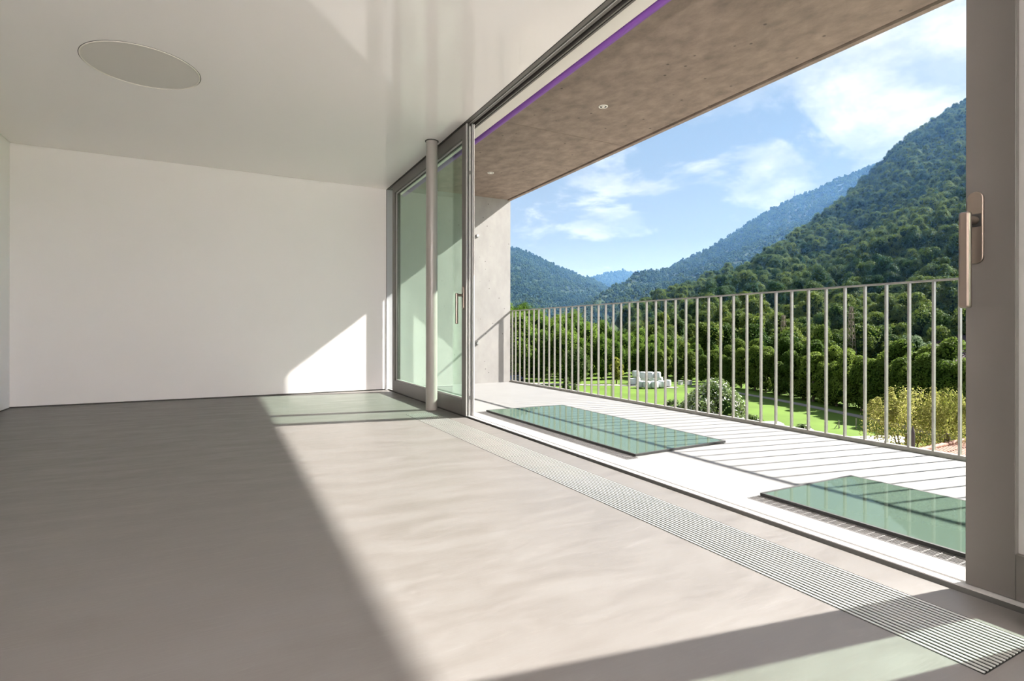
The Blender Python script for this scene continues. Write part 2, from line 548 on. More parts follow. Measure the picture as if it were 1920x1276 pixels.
# frame jamb at the far end
jb = empty('trim_4', 'grey metal frame jamb between far wall and sliding door', 'jamb', kind='structure', loc=(1.8, 6.6, 0))
part('jamb', jb, M['jamb'], [(1.753, 1.93, 6.565, 6.785, 0.0, 2.56)], bev=0.002)
part('jamb_post', jb, M['frame_light'], [(1.842, 1.862, 6.478, 6.512, 0.0115, 2.40)])
part('jamb_gasket', jb, M['black'], [(1.7505, 1.755, 6.536, 6.5395, 0.012, 2.41)])


def sliding_leaf(name, label, x, ya, yb, z0, z1, sw, handle_y=None, strips=False, bottom=0.13):
    """one lift-and-slide leaf in the plane x..x+0.07, from y=ya to y=yb"""
    t = 0.070
    r = empty(name, label, 'door', kind='structure', loc=(x + t / 2, (ya + yb) / 2, z0))
    a = ya + (0.014 if strips else 0)
    part('stile', r, M['frame'], [(x, x + t, a, ya + sw, z0, z1)], bev=0.0015)
    part('stile', r, M['frame'], [(x, x + t, yb - sw, yb, z0, z1)], bev=0.0015)
    part('bottom_rail', r, M['frame'], [(x, x + t, ya + sw, yb - sw, z0, z0 + bottom)], bev=0.0015)
    part('top_rail', r, M['frame'], [(x, x + t, ya + sw, yb - sw, z1 - 0.10, z1)], bev=0.0015)
    g0, g1, h0, h1 = ya + sw, yb - sw, z0 + bottom, z1 - 0.10
    for bx in ((x + 0.018, x + 0.028, g0, g1, h0, h0 + 0.014), (x + 0.018, x + 0.028, g0, g1, h1 - 0.014, h1), (x + 0.018, x + 0.028, g0, g0 + 0.014, h0 + .014, h1 - .014), (x + 0.018, x + 0.028, g1 - 0.014, g1, h0 + .014, h1 - .014)):
        part('glazing_bead', r, M['frame_light'], [bx])
    for bx in ((x + 0.0285, x + 0.031, g0, g1, h0, h0 + 0.009), (x + 0.0285, x + 0.031, g0, g1, h1 - 0.02, h1), (x + 0.0285, x + 0.031, g0, g0 + 0.02, h0 + .009, h1 - .02), (x + 0.0285, x + 0.031, g1 - 0.02, g1, h0 + .009, h1 - .02)):
        part('glazing_gasket', r, M['black'], [bx])
    # double glazing: two sheets
    part('glass_pane', r, M['glass'], [(x + 0.0315, x + 0.0375, g0 + .001, g1 - .001, h0 + .001, h1 - .001)])
    if strips:
        part('edge_strip', r, M['frame_light'], [(x, x + 0.010, ya, a, z0, z1)])
        part('lock_strip', r, M['frame_light'], [(x + 0.024, x + 0.041, ya + .002, a, z0, z1 - .02)])
        part('edge_strip', r, M['frame_light'], [(x + 0.050, x + 0.058, ya, a, z0, z1)])
        part('edge_strip', r, M['white'], [(x + 0.064, x + 0.071, ya - .004, a, z0, z1)])
        part('edge_gasket', r, M['black'], [(x + 0.011, x + 0.023, a - .003, a + .001, z0, z1), (x + 0.042, x + 0.049, a - .003, a + .001, z0, z1), (x + 0.059, x + 0.0635, a - .003, a + .001, z0, z1)])
        for zz in (0.145, 1.99):
            part('lock_hole', r, M['black'], [(x + 0.029, x + 0.036, ya + .0005, ya + .003, zz, zz + .03)])
    if handle_y is not None:
        make_handle(r, x, handle_y)
    return r


def make_handle(parent, x, y):
    bm = bmesh.new()
    w, z0, z1 = 0.0185, 0.884, 1.078
    pts = []
    for i in range(13):
        q = math.pi * i / 12
        pts.append((y + w * math.cos(q), z1 - w + w * math.sin(q)))
    for i in range(13):
        q = math.pi + math.pi * i / 12
        pts.append((y + w * math.cos(q), z0 + w + w * math.sin(q)))
    a = [bm.verts.new((x, p, z)) for p, z in pts]
    b = [bm.verts.new((x - 0.009, p, z)) for p, z in pts]
    for i in range(len(pts)):
        j = (i + 1) % len(pts)
        bm.faces.new((a[i], a[j], b[j], b[i]))
    bm.faces.new(a)
    bm.faces.new(b[::-1])
    h = link('handle', bm, M['steel'])
    h['label'] = 'brushed steel lift handle plate'
    bevel(h, 0.002, 2)
    h.parent = parent
    h.matrix_parent_inverse = parent.matrix_world.inverted()
    # recess, neck, grip
    def sub(nm, material, boxes=(), cyls=(), bv=0):
        o = part(nm, None, material, boxes, cyls, bev=bv)
        o.parent = h
        o.matrix_parent_inverse = h.matrix_local.inverted() if False else Matrix()
        mw = parent.matrix_world @ h.matrix_parent_inverse
        o.matrix_parent_inverse = mw.inverted()
        return o
    sub('recess', M['black'], [(x - 0.0097, x - 0.0088, y - 0.014, y + 0.014, 0.983, 1.018)])
    sub('neck', M['steel'], cyls=[((x - 0.009, y, 1.001), (x - 0.055, y, 1.001), 0.0105, None, 20)])
    sub('lever', M['steel'], [(x - 0.070, x - 0.050, y - 0.013, y + 0.013, 0.764, 1.018)], bv=0.006)


sliding_leaf('door_1', 'far sliding glass door leaf standing open behind the column', 1.765, 4.128, 6.321, 0.010, 2.405, 0.094, handle_y=4.186, strips=True, bottom=0.128)
sliding_leaf('door_2', 'nearest sliding glass door leaf with large steel handle', 1.799, -1.50, 0.743, 0.0135, 2.405, 0.107, handle_y=0.719, bottom=0.117)
sliding_leaf('door_3', 'glass door leaf behind the camera', 1.799, YF + .02, -1.52, 0.0135, 2.405, 0.10)
part('stile_seam', bpy.data.objects['door_2'], M['gap'], [(1.7985, 1.7992, 0.6355, 0.6365, 0.0135, 0.1305)])


# steel columns
def column(x, y, label):
    r = empty('steel_column', label, 'column', 'round steel columns by the facade', 'structure', (x, y, 0))
    part('shaft', r, M['column'], cyls=[((x, y, 0.0), (x, y, HC + .02), 0.0515, None, 48)])
    part('gap_shade_ring', r, M['gap'], cyls=[((x, y, HC - .006), (x, y, HC + .002), 0.0605, None, 48)])  # dark ring standing in for the shade of a recess round the column
    return r


column(1.668, 4.690, 'round grey steel column in front of the far sliding door')
column(1.668, 0.475, 'round grey steel column beside the nearest sliding door')

# ceiling lamp
r = empty('ceiling_lamp', 'large round flush lamp in the white ceiling', 'lamp', loc=(-0.455, 4.26, HC))
part('diffuser', r, M['lamp_face'], cyls=[((-0.455, 4.26, HC - .0015), (-0.455, 4.26, HC + .02), 0.318, None, 96)])
bm = bmesh.new()
n = 96
prof = [(0.318, HC - .0005), (0.3185, HC - .005), (0.325, HC - .005), (0.327, HC - .0005)]
rings = [[bm.verts.new((-0.455 + rr * math.cos(2 * math.pi * i / n), 4.26 + rr * math.sin(2 * math.pi * i / n), z)) for i in range(n)] for rr, z in prof]
for k in range(3):
    for i in range(n):
        bm.faces.new((rings[k][i], rings[k][(i + 1) % n], rings[k + 1][(i + 1) % n], rings[k + 1][i])).smooth = True
o = link('rim', bm, M['lamp_ring'], None)
o.parent = r
o.matrix_parent_inverse = r.matrix_world.inverted()
bm = bmesh.new()
rings = [[bm.verts.new((-0.455 + rr * math.cos(2 * math.pi * i / n), 4.26 + rr * math.sin(2 * math.pi * i / n), HC - .0008)) for i in range(n)] for rr in (0.327, 0.3305)]
for i in range(n):
    bm.faces.new((rings[0][i], rings[0][(i + 1) % n], rings[1][(i + 1) % n], rings[1][i]))
o = link('painted_gap_shade', bm, M['gap'], None)  # flat dark ring, painted as the shade of a gap
o.parent = r
o.matrix_parent_inverse = r.matrix_world.inverted()

# added uplighter, unseen behind the camera, brightens the shaded room
LX, LY = -0.6, -3.3
r = empty('added_fill_lamp', 'added unseen fill uplighter at the far end behind the camera', 'lamp', loc=(LX, LY, 0))
part('base', r, M['steel'], cyls=[((LX, LY, 0), (LX, LY, 0.025), 0.14, None, 40)], bev=0.004)
part('pole', r, M['steel'], cyls=[((LX, LY, 0.025), (LX, LY, 1.16), 0.012, None, 16)])
part('shade', r, M['white'], cyls=[((LX, LY, 1.12), (LX, LY, 1.26), 0.05, 0.19, 40, False), ((LX, LY, 1.115), (LX, LY, 1.12), 0.05, 0.05, 40)])
bulb = bpy.data.lights.new('bulb', 'POINT')  # light source of the added fill lamp
bulb.energy = FILL_WATTS
bulb.shadow_soft_size = 0.045
bulb.color = (1.0, 0.96, 0.945)
bulb_o = bpy.data.objects.new('bulb', bulb)
COL.objects.link(bulb_o)
bulb_o.location = (LX, LY, 1.20)

# floor grille
gr = empty('floor_grille', 'long slatted aluminium floor grille along the sliding doors', 'grille', loc=(1.5, 2.5, 0))
part('tray', gr, M['tray'], [(GR[0] + .001, GR[1] - .001, GR[2] + .001, GR[3] - .001, -0.090, -0.086)])
part('edge_angle', gr, M['black'], [(GR[0] + .0002, GR[0] + .003, GR[2] + .0002, GR[3] - .0002, -0.03, -0.001), (GR[1] - .003, GR[1] - .0002, GR[2] + .0002, GR[3] - .0002, -0.03, -0.001), (GR[0] + .003, GR[1] - .003, GR[2] + .0002, GR[2] + .0025, -0.03, -0.001), (GR[0] + .003, GR[1] - .003, GR[3] - .0025, GR[3] - .0002, -0.03, -0.001)])
s0 = part('slat', gr, M['slat'], [(0, 0.0066, GR[2] + .004, GR[3] - .004, -0.0012, 0.0008)])
inv = gr.matrix_world.inverted()
NS = 16
for i in range(NS):
    s = s0 if i == 0 else s0.copy()
    if i:
        COL.objects.link(s)
    s.parent = gr
    s.matrix_parent_inverse = inv
    s.location = (GR[0] + .0065 + i * 0.01495, 0, 0)
for y in np.arange(GR[2] + .15, GR[3], 0.30):
    part('cross_rod', gr, M['tray'], cyls=[((GR[0] + .002, y, -0.017), (GR[1] - .002, y, -0.017), 0.0025, None, 6)])


# walk-on glass panels and drain gratings
def skylight(label, quad, hole, z=0.0):
    cxx = sum(q[0] for q in quad) / 4
    cyy = sum(q[1] for q in quad) / 4
    r = empty('floor_skylight', label, 'skylight', 'walk-on glass panels', loc=(cxx, cyy, 0))
    inv = r.matrix_world.inverted()

    def prism(nm, outer, inner, za, zb, material):
        bm = bmesh.new()
        lo = [bm.verts.new((x, y, za)) for x, y in outer]
        hi = [bm.verts.new((x, y, zb)) for x, y in outer]
        if inner is None:
            bm.faces.new(lo[::-1])
            bm.faces.new(hi)
            for i in range(4):
                bm.faces.new((lo[i], lo[(i + 1) % 4], hi[(i + 1) % 4], hi[i]))
        else:
            li = [bm.verts.new((x, y, za)) for x, y in inner]
            hi2 = [bm.verts.new((x, y, zb)) for x, y in inner]
            for i in range(4):
                j = (i + 1) % 4
                bm.faces.new((hi[i], hi[j], hi2[j], hi2[i]))
                bm.faces.new((lo[i], lo[j], hi[j], hi[i]))
                bm.faces.new((li[j], li[i], hi2[i], hi2[j]))
                bm.faces.new((lo[j], lo[i], li[i], li[j]))
        o = link(nm, bm, material)
        o.parent = r
        o.matrix_parent_inverse = inv
        return o
    ins = [(x + (0.011 if x < cxx else -0.011), y + (0.013 if y < cyy else -0.013)) for x, y in quad]
    prism('edge_frame', quad, ins, 0.0005, 0.013, M['black'])
    ins2 = [(x + (0.0005 if x < cxx else -0.0005), y + (0.0005 if y < cyy else -0.0005)) for x, y in ins]
    prism('glass_sheet', ins2, None, 0.0105, 0.0125, M['skyglass'])
    h = hole
    bm = bmesh.new()
    bm_box(bm, h[0] + .001, h[1] - .001, h[2] + .001, h[3] - .001, -1.1, -0.002)
    top = [f for f in bm.faces if all(v.co.z > -0.01 for v in f.verts)]
    bmesh.ops.delete(bm, geom=top, context='FACES')
    o = link('light_shaft', bm, M['lintel'])
    o.parent = r
    o.matrix_parent_inverse = inv


skylight('walk-on green glass panel nearer the concrete end wall', [(2.055, 2.392), (2.82, 2.43), (2.84, 4.345), (2.057, 4.364)], SK1)
skylight('walk-on green glass panel beside the nearest sliding door', [(2.040, -0.42), (2.765, -0.42), (2.676, 1.567), (2.038, 1.574)], SK2)


def grating(label, g):
    r = empty('drain_grating', label, 'grating', 'steel drain gratings', loc=((g[0] + g[1]) / 2, (g[2] + g[3]) / 2, 0))
    part('gutter', r, M['tray'], [(g[0] + .001, g[1] - .001, g[2] + .001, g[3] - .001, -0.045, -0.04)])
    part('border', r, M['grating'], [(g[0] + .001, g[0] + .004, g[2] + .001, g[3] - .001, -0.03, 0.001), (g[1] - .004, g[1] - .001, g[2] + .001, g[3] - .001, -0.03, 0.001)])
    w = g[1] - g[0]
    nb = 6
    b0 = None
    for i in range(nb):
        x = g[0] + w * (i + 1) / (nb + 1)
        part('bearing_bar', r, M['grating'], [(x - .0014, x + .0014, g[2] + .002, g[3] - .002, -0.024, 0.0)])
    inv = r.matrix_world.inverted()
    y = g[2] + .02
    first = None
    while y < g[3] - .01:
        if first is None:
            first = part('cross_bar', r, M['grating'], [(g[0] + .002, g[1] - .002, -0.0016, 0.0016, -0.008, 0.0008)])
            c = first
        else:
            c = first.copy()
            COL.objects.link(c)
        c.location = (0, y, 0)
        y += 0.034
    return r


grating('steel drain grating along the glass panel nearer the end wall', DG1)
grating('steel drain grating along the glass panel by the nearest door', DG2)

# railing
rl = empty('balcony_railing', 'tall grey flat bar railing along the balcony edge', 'railing', loc=(3.59, 2.0, 0))
part('top_rail', rl, M['rail'], [(3.570, 3.605, YF, 6.788, 0.990, 1.0)], bev=0.0015)
part('bottom_rail', rl, M['rail'], [(3.5755, 3.612, YF, 6.788, -0.022, 0.024)], bev=0.0015)
b0 = part('baluster', rl, M['rail'], [(3.579, 3.601, -0.0052, 0.0052, 0.024, 0.990)])
inv = rl.matrix_world.inverted()
ys_b = [6.760, 6.664] + [6.542 - 0.12585 * k for k in range(0, 88)]
for i, y in enumerate(ys_b):
    b = b0 if i == 0 else b0.copy()
    if i:
        COL.objects.link(b)
    b.location = (0, y, 0)

# awning roll
r = empty('awning_roll', 'long violet rolled awning under the concrete soffit', 'awning', loc=(2.045, 2.0, 2.45))
part('cloth_roll', r, M['purple'], cyls=[((2.040, YF, 2.444), (2.040, 6.78, 2.444), 0.031, None, 32)])
part('cassette', r, M['gap'], [(2.001, 2.115, YF, 6.785, 2.50, 2.565)])


def downlight(x, y, label):
    z = 2.542
    r = empty('downlight', label, 'downlight', 'soffit downlights', loc=(x, y, z))
    bm = bmesh.new()
    n = 32
    prof = [(0.027, z - .001), (0.029, z - .005), (0.036, z - .005), (0.039, z - .0005)]
    rings = [[bm.verts.new((x + rr * math.cos(2 * math.pi * i / n), y + rr * math.sin(2 * math.pi * i / n), zz)) for i in range(n)] for rr, zz in prof]
    for k in range(3):
        for i in range(n):
            bm.faces.new((rings[k][i], rings[k][(i + 1) % n], rings[k + 1][(i + 1) % n], rings[k + 1][i])).smooth = True
    o = link('ring', bm, M['lamp_ring'])
    o.parent = r
    o.matrix_parent_inverse = r.matrix_world.inverted()
    part('reflector', r, M['tray'], cyls=[((x, y, z - .002), (x, y, z - .0005), 0.028, None, 32)])
    part('bulb', r, M['lamp_ring'], cyls=[((x, y, z - .007), (x, y, z - .002), 0.011, 0.016, 20)])


downlight(2.754, 3.607, 'small round downlight in the soffit, nearer one')
downlight(2.751, 5.723, 'small round downlight in the soffit near the end wall')

for (x, z, lab) in ((3.063, 2.002, 'upper small white stud on the concrete end wall'), (3.068, 0.545, 'lower small white stud on the concrete end wall')):
    r = empty('wall_stud', lab, 'stud', 'studs on the concrete end wall', loc=(x, 6.79, z))
    part('head', r, M['white'], cyls=[((x, 6.79, z), (x, 6.765, z), 0.018, 0.016, 20)], bev=0.003)
    part('washer', r, M['tray'], cyls=[((x, 6.79, z), (x, 6.786, z), 0.024, None, 20)])

# ------------------------------------------------------------------ the valley
ZG = -10.0                                # meadow level below the balcony


def interp(tab, x):
    if x <= tab[0][0]:
        return tab[0][1]
    for (a, b), (c, d) in zip(tab, tab[1:]):
        if x <= c:
            return b + (d - b) * (x - a) / (c - a)
    return tab[-1][1]


def fbm(x, y, oct_=4, seed=0.0):
    return mnoise.fractal(Vector((x, y, seed)), 1.0, 2.0, oct_)


def ground_mesh(name, material, x0, x1, y0, y1, z, step, amp=0.0, sc=0.05, zf=None):
    nx, ny = max(2, int((x1 - x0) / step)), max(2, int((y1 - y0) / step))
    vs_, fs = [], []
    for j in range(ny + 1):
        for i in range(nx + 1):
            x, y = x0 + (x1 - x0) * i / nx, y0 + (y1 - y0) * j / ny
            vs_.append((x, y, z + amp * fbm(x * sc, y * sc) + (zf(x, y) if zf else 0)))
    for j in range(ny):
        for i in range(nx):
            a = j * (nx + 1) + i
            fs.append((a, a + 1, a + nx + 2, a + nx + 1))
    me = bpy.data.meshes.new(name)
    me.from_pydata(vs_, [], fs)
    for p in me.polygons:
        p.use_smooth = True
    return link(name, me, material)


o = ground_mesh('lawn', M['lawn'], 6, 260, -120, 260, ZG, 6.0, amp=0.05)
tag(o, 'bright green mown meadow on the valley floor', 'meadow', kind='structure')
o = ground_mesh('yard', M['yard'], -40, 34, -60, 60, ZG + 0.12, 6.0)
tag(o, 'gravel yard around the foot of the building', 'yard', kind='structure')
o = ground_mesh('ground', M['soil'], -2500, 6000, -2500, 6000, ZG - 0.9, 500.0)
tag(o, 'dark valley ground beyond the meadow', 'ground', kind='structure')


def strip(name, material, pts, width, z, label, cat):
    """a path of constant width through plan points"""
    bm = bmesh.new()
    prev = None
    pts = [Vector((p.x, p.y, 0)) for p in pts]
    for i, p in enumerate(pts):
        d = (pts[min(i + 1, len(pts) - 1)] - pts[max(i - 1, 0)]).normalized()
        n = Vector((-d.y, d.x, 0)) * width / 2
        quad = [bm.verts.new((q.x, q.y, zz)) for q in (p - n, p + n) for zz in (z - .25, z)]
        if prev:
            bm.faces.new((prev[1], quad[1], quad[3], prev[3]))
            bm.faces.new((prev[0], quad[0], quad[1], prev[1]))
            bm.faces.new((prev[3], quad[3], quad[2], prev[2]))
        prev = quad
    return tag(link(name, bm, material), label, cat, kind='structure')


def on_ground(px, py, z=ZG):
    d = V(px, py, 1.0) - Vector((0, 0, CAM_H))
    return Vector((0, 0, CAM_H)) + d * ((z - CAM_H) / d.z)


strip('path_left', M['path'], [on_ground(x, y) for x, y in ((900, 722), (960, 719), (1010, 719), (1080, 721), (1150, 722), (1215, 724), (1270, 727))], 2.6, ZG + .07, 'pale gravel track running along the dark wood', 'path')
strip('path_right', M['path'], [on_ground(x, y) for x, y in ((1300, 724), (1345, 727), (1382, 736.5), (1450, 748), (1520, 762), (1608, 780), (1720, 806), (1900, 850), (2300, 960))], 1.5, ZG + .07, 'narrow grey track below the row of belt trees', 'path')


# ---- hills: ridge line at its real distance, slope running down to the valley floor
HILL = {}


def hill(name, label, ridge, base, px0, px1, npx, nt, power, rough, back, seed, canopy=5.0):
    """ridge: [(px, py, depth)], base: [(px, depth)] foot of the slope on the valley floor"""
    rp = [(a, b + canopy * F_PX / c) for a, b, c in ridge]          # the ground lies one canopy height below the skyline
    rd = [(a, c) for a, b, c in ridge]
    rows = []
    for i in range(npx + 1):
        px = px0 + (px1 - px0) * i / npx
        top = V(px, interp(rp, px), interp(rd, px))
        wb = interp(base, px)
        foot = V(px, Y0, wb)
        foot.z = ZG - 1.0
        col = []
        for k in range(nt + 1):
            t = k / nt
            p = foot.lerp(top, t)
            p.z = foot.z + (top.z - foot.z) * (t ** power)
            env = math.sin(math.pi * min(1, t * 0.97)) ** 0.7
            size = (top - foot).length
            nn = fbm(p.x / (size * 0.33), p.y / (size * 0.33), 5, seed)
            p.z += nn * rough * env * 0.6
            out = Vector((top.x - foot.x, top.y - foot.y, 0)).normalized()
            p += out * nn * rough * env
            col.append(p)
        out = Vector((top.x, top.y, 0)).normalized()
        for k in (1, 2, 3):
            col.append(top + out * back * k - Vector((0, 0, 0.35 * back * k)))
        rows.append(col)
    me = bpy.data.meshes.new(name)
    m_ = nt + 4
    vs_ = [tuple(p) for c in rows for p in c]
    fs = []
    for i in range(npx):
        for k in range(m_ - 1):
            a = i * m_ + k
            fs.append((a, a + m_, a + m_ + 1, a + 1))
    me.from_pydata(vs_, [], fs)
    for p in me.polygons:
        p.use_smooth = True
    o = link(name, me, M['soil'])
    HILL[name] = (rows, nt)
    return tag(o, label, 'hill', kind='structure')


hill('hill_near', 'steep dark wooded hillside rising on the right', [(1040, 668, 260), (1100, 652, 300), (1150, 616, 340), (1200, 572, 375), (1250, 549, 410), (1300, 531, 440), (1350, 513, 465), (1400, 496, 490), (1425, 482, 505), (1470, 455, 540), (1510, 430, 575), (1560, 395, 615), (1610, 352, 650), (1660, 302, 680), (1700, 262, 700), (1740, 236, 715), (1790, 202, 735), (1830, 176, 750), (1900, 130, 770), (2100, 40, 800), (2500, -60, 820)],
     [(1040, 200), (1150, 175), (1250, 165), (1400, 150), (1600, 140), (1800, 132), (2500, 120)], 1040, 2500, 150, 60, 1.12, 46.0, 60.0, 1.3)
hill('hill_middle', 'bluish wooded mountain flank behind the near hillside', [(900, 640, 900), (1080, 590, 1050), (1130, 572, 1150), (1170, 553, 1250), (1210, 524, 1350), (1250, 506, 1420), (1300, 477, 1500), (1350, 448, 1580), (1390, 424, 1640), (1440, 394, 1700), (1478, 373, 1740), (1500, 364, 1760), (1530, 352, 1790), (1570, 330, 1820), (1610, 316, 1860), (1660, 296, 1900), (1720, 270, 1950), (1800, 240, 2000), (2100, 150, 2100)],
     [(900, 620), (1100, 640), (1300, 680), (1600, 700), (2100, 720)], 1000, 2100, 110, 50, 1.1, 150.0, 150.0, 5.1)
hill('hill_left', 'sunlit wooded mountain at the left end of the valley', [(600, 470, 1800), (700, 440, 1820), (800, 428, 1850), (900, 440, 1880), (945, 462, 1900), (962, 464, 1905), (978, 468, 1910), (1000, 477, 1920), (1020, 486, 1935), (1050, 500, 1960), (1080, 512, 2000), (1110, 523, 2060), (1140, 541, 2150), (1180, 560, 2250), (1230, 590, 2350), (1300, 620, 2400)],
     [(600, 700), (900, 760), (1100, 900), (1300, 1500)], 600, 1300, 90, 40, 1.05, 100.0, 150.0, 9.7)
hill('hill_far', 'pale blue hills closing the far end of the valley', [(1000, 540, 3300), (1080, 532, 3350), (1115, 520, 3400), (1130, 512, 3420), (1150, 511, 3440), (1170, 508, 3460), (1195, 512, 3500), (1215, 508, 3520), (1245, 509, 3550), (1300, 505, 3600), (1400, 500, 3700), (1600, 480, 3800)],
     [(1000, 2500), (1600, 2600)], 1000, 1600, 70, 24, 1.0, 120.0, 250.0, 14.2)


# ---- foliage
def crown_mesh(name, seed, rx, rz, lumps, leaves, leaf, flat=0.25, core=0.72, taper=0.0, leaf_mats=None, split=0.0, shoots=0):
    """a tree crown: leaf blades scattered over several lobes around a dark twig core; base of the crown at z = 0"""
    rnd = random.Random(seed)
    npr = np.random.default_rng(seed)
    lob = []
    for i in range(lumps):
        zz = rnd.random()
        q = rnd.random() * 2 * math.pi
        prof = math.sqrt(max(0.05, 1 - (2 * zz - 1) ** 2)) * (1 - taper * zz)
        rr = rx * 0.62 * prof * math.sqrt(rnd.random() * 0.7 + 0.3)
        lr = (0.30 + 0.22 * rnd.random()) * min(rx, rz) * (1 - 0.5 * taper * zz)
        lob.append((rr * math.cos(q), rr * math.sin(q), 2 * rz * (0.12 + 0.76 * zz), lr))
    for i in range(shoots):                              # thin upright leafy shoots breaking the outline
        q, rr = rnd.random() * 2 * math.pi, rx * 0.8 * math.sqrt(rnd.random())
        z0, ln = 2 * rz * rnd.uniform(0.55, 0.80), rz * rnd.uniform(0.25, 0.55)
        for j in range(5):
            lob.append((rr * math.cos(q), rr * math.sin(q), z0 + ln * j / 4, 0.15 * min(rx, rz) * (1.1 - 0.17 * j)))
    lob = np.array(lob)
    idx = npr.integers(0, len(lob), leaves)
    d = npr.normal(size=(leaves, 3))
    d[:, 2] += flat
    d /= np.linalg.norm(d, axis=1)[:, None]
    rad = lob[idx, 3] * npr.uniform(0.74, 1.08, leaves) ** 0.8
    c = lob[idx, :3] + d * rad[:, None]
    nrm = d + npr.normal(size=(leaves, 3)) * 0.45
    nrm /= np.linalg.norm(nrm, axis=1)[:, None]
    t = np.cross(nrm, npr.normal(size=(leaves, 3)))
    t /= np.linalg.norm(t, axis=1)[:, None]
    b = np.cross(nrm, t)
    s = leaf * npr.uniform(0.6, 1.25, leaves)[:, None]
    quad = np.stack([c - t * s, c + b * s * 0.5, c + t * s, c - b * s * 0.5], axis=1).reshape(-1, 3)
    verts = [tuple(v) for v in quad]
    faces = [(4 * i, 4 * i + 1, 4 * i + 2, 4 * i + 3) for i in range(leaves)]
    nleaf = len(faces)
    # twig core
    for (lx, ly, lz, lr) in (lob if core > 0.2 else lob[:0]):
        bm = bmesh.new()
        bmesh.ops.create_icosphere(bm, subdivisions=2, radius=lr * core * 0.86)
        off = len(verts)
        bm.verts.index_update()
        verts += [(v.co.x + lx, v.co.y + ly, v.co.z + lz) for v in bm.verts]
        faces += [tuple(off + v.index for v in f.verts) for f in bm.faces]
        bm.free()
    me = bpy.data.meshes.new(name)
    me.from_pydata(verts, [], faces)
    for mm in leaf_mats:
        me.materials.append(mm)
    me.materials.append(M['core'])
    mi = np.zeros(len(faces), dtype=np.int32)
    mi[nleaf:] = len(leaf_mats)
    if split:
        mi[:nleaf] = (npr.random(nleaf) < split).astype(np.int32)
    me.polygons.foreach_set('material_index', mi)
    sm = np.zeros(len(faces), dtype=bool)
    sm[nleaf:] = True
    me.polygons.foreach_set('use_smooth', sm)
    return me


def trunk_mesh(name, h, r):
    bm = bmesh.new()
    bm_cyl(bm, (0, 0, -0.4), (0, 0, h), r, r * 0.6, 7)
    me = bpy.data.meshes.new(name)
    bm.to_mesh(me)
    bm.free()
    me.materials.append(M['bark'])
    return me


FOREST = [crown_mesh('forest_crown', 30 + i, 4.2, 3.4 + 0.5 * i, 18, 5200, 0.235, leaf_mats=[M['leaf_forest']]) for i in range(4)]
FAR = [crown_mesh('far_crown', 60 + i, 4.6, 3.6, 10, 520, 0.55, leaf_mats=[M['leaf_far']], core=0.95) for i in range(3)]


def proto_obj(me):
    return bpy.data.objects.new(me.name, me)          # an unlinked source for the scattered far forest


def scatter(name, meshes, pts, scl, label, cat, seed):
    """the uncountable rest of a forest: ONE object whose points carry crowns"""
    npr = np.random.default_rng(seed)
    me = bpy.data.meshes.new(name)
    me.from_pydata([tuple(p) for p in pts], [], [])
    n = len(pts)
    a = me.attributes.new('rot', 'FLOAT_VECTOR', 'POINT')
    rot = np.zeros((n, 3), dtype=np.float32)
    rot[:, 2] = npr.uniform(0, 6.283, n)
    rot[:, :2] = npr.normal(0, 0.08, (n, 2))
    a.data.foreach_set('vector', rot.ravel())
    a = me.attributes.new('scl', 'FLOAT_VECTOR', 'POINT')
    a.data.foreach_set('vector', np.asarray(scl, dtype=np.float32).ravel())
    a = me.attributes.new('which', 'INT', 'POINT')
    a.data.foreach_set('value', npr.integers(0, len(meshes), n).astype(np.int32))
    o = link(name, me, None)
    ng = bpy.data.node_groups.new(name, 'GeometryNodeTree')
    ng.interface.new_socket('Geometry', in_out='INPUT', socket_type='NodeSocketGeometry')
    ng.interface.new_socket('Geometry', in_out='OUTPUT', socket_type='NodeSocketGeometry')
    gi, go = ng.nodes.new('NodeGroupInput'), ng.nodes.new('NodeGroupOutput')
    iop = ng.nodes.new('GeometryNodeInstanceOnPoints')
    g2i = ng.nodes.new('GeometryNodeGeometryToInstance')
    for q in meshes:
        oi = ng.nodes.new('GeometryNodeObjectInfo')
        oi.inputs['Object'].default_value = proto_obj(q)
        ng.links.new(oi.outputs['Geometry'], g2i.inputs[0])
    ng.links.new(gi.outputs[0], iop.inputs['Points'])
    ng.links.new(g2i.outputs[0], iop.inputs['Instance'])
    iop.inputs['Pick Instance'].default_value = True
    for nm, ty, sock in (('rot', 'FLOAT_VECTOR', 'Rotation'), ('scl', 'FLOAT_VECTOR', 'Scale'), ('which', 'INT', 'Instance Index')):
        na = ng.nodes.new('GeometryNodeInputNamedAttribute')
        na.data_type = ty
        na.inputs['Name'].default_value = nm
        ng.links.new(na.outputs['Attribute'], iop.inputs[sock])
    ng.links.new(iop.outputs[0], go.inputs[0])
    md = o.modifiers.new('scatter', 'NODES')
    md.node_group = ng
    return tag(o, label, cat, kind='stuff')


def slope_points(name, spacing, seed, tmin=0.0, px_lim=None):
    rows, nt = HILL[name]
    rnd = random.Random(seed)
    out = []
    for i in range(len(rows) - 1):
        for k in range(nt + 1):
            p, q, r_ = rows[i][k], rows[i + 1][k], rows[i][k + 1]
            e1, e2 = q - p, r_ - p
            area = e1.cross(e2).length
            if k / nt < tmin:
                continue
            m_ = area / (spacing * spacing)
            cnt = int(m_) + (1 if rnd.random() < m_ - int(m_) else 0)
            for _ in range(cnt):
                out.append(p + e1 * rnd.random() + e2 * rnd.random())
    return out


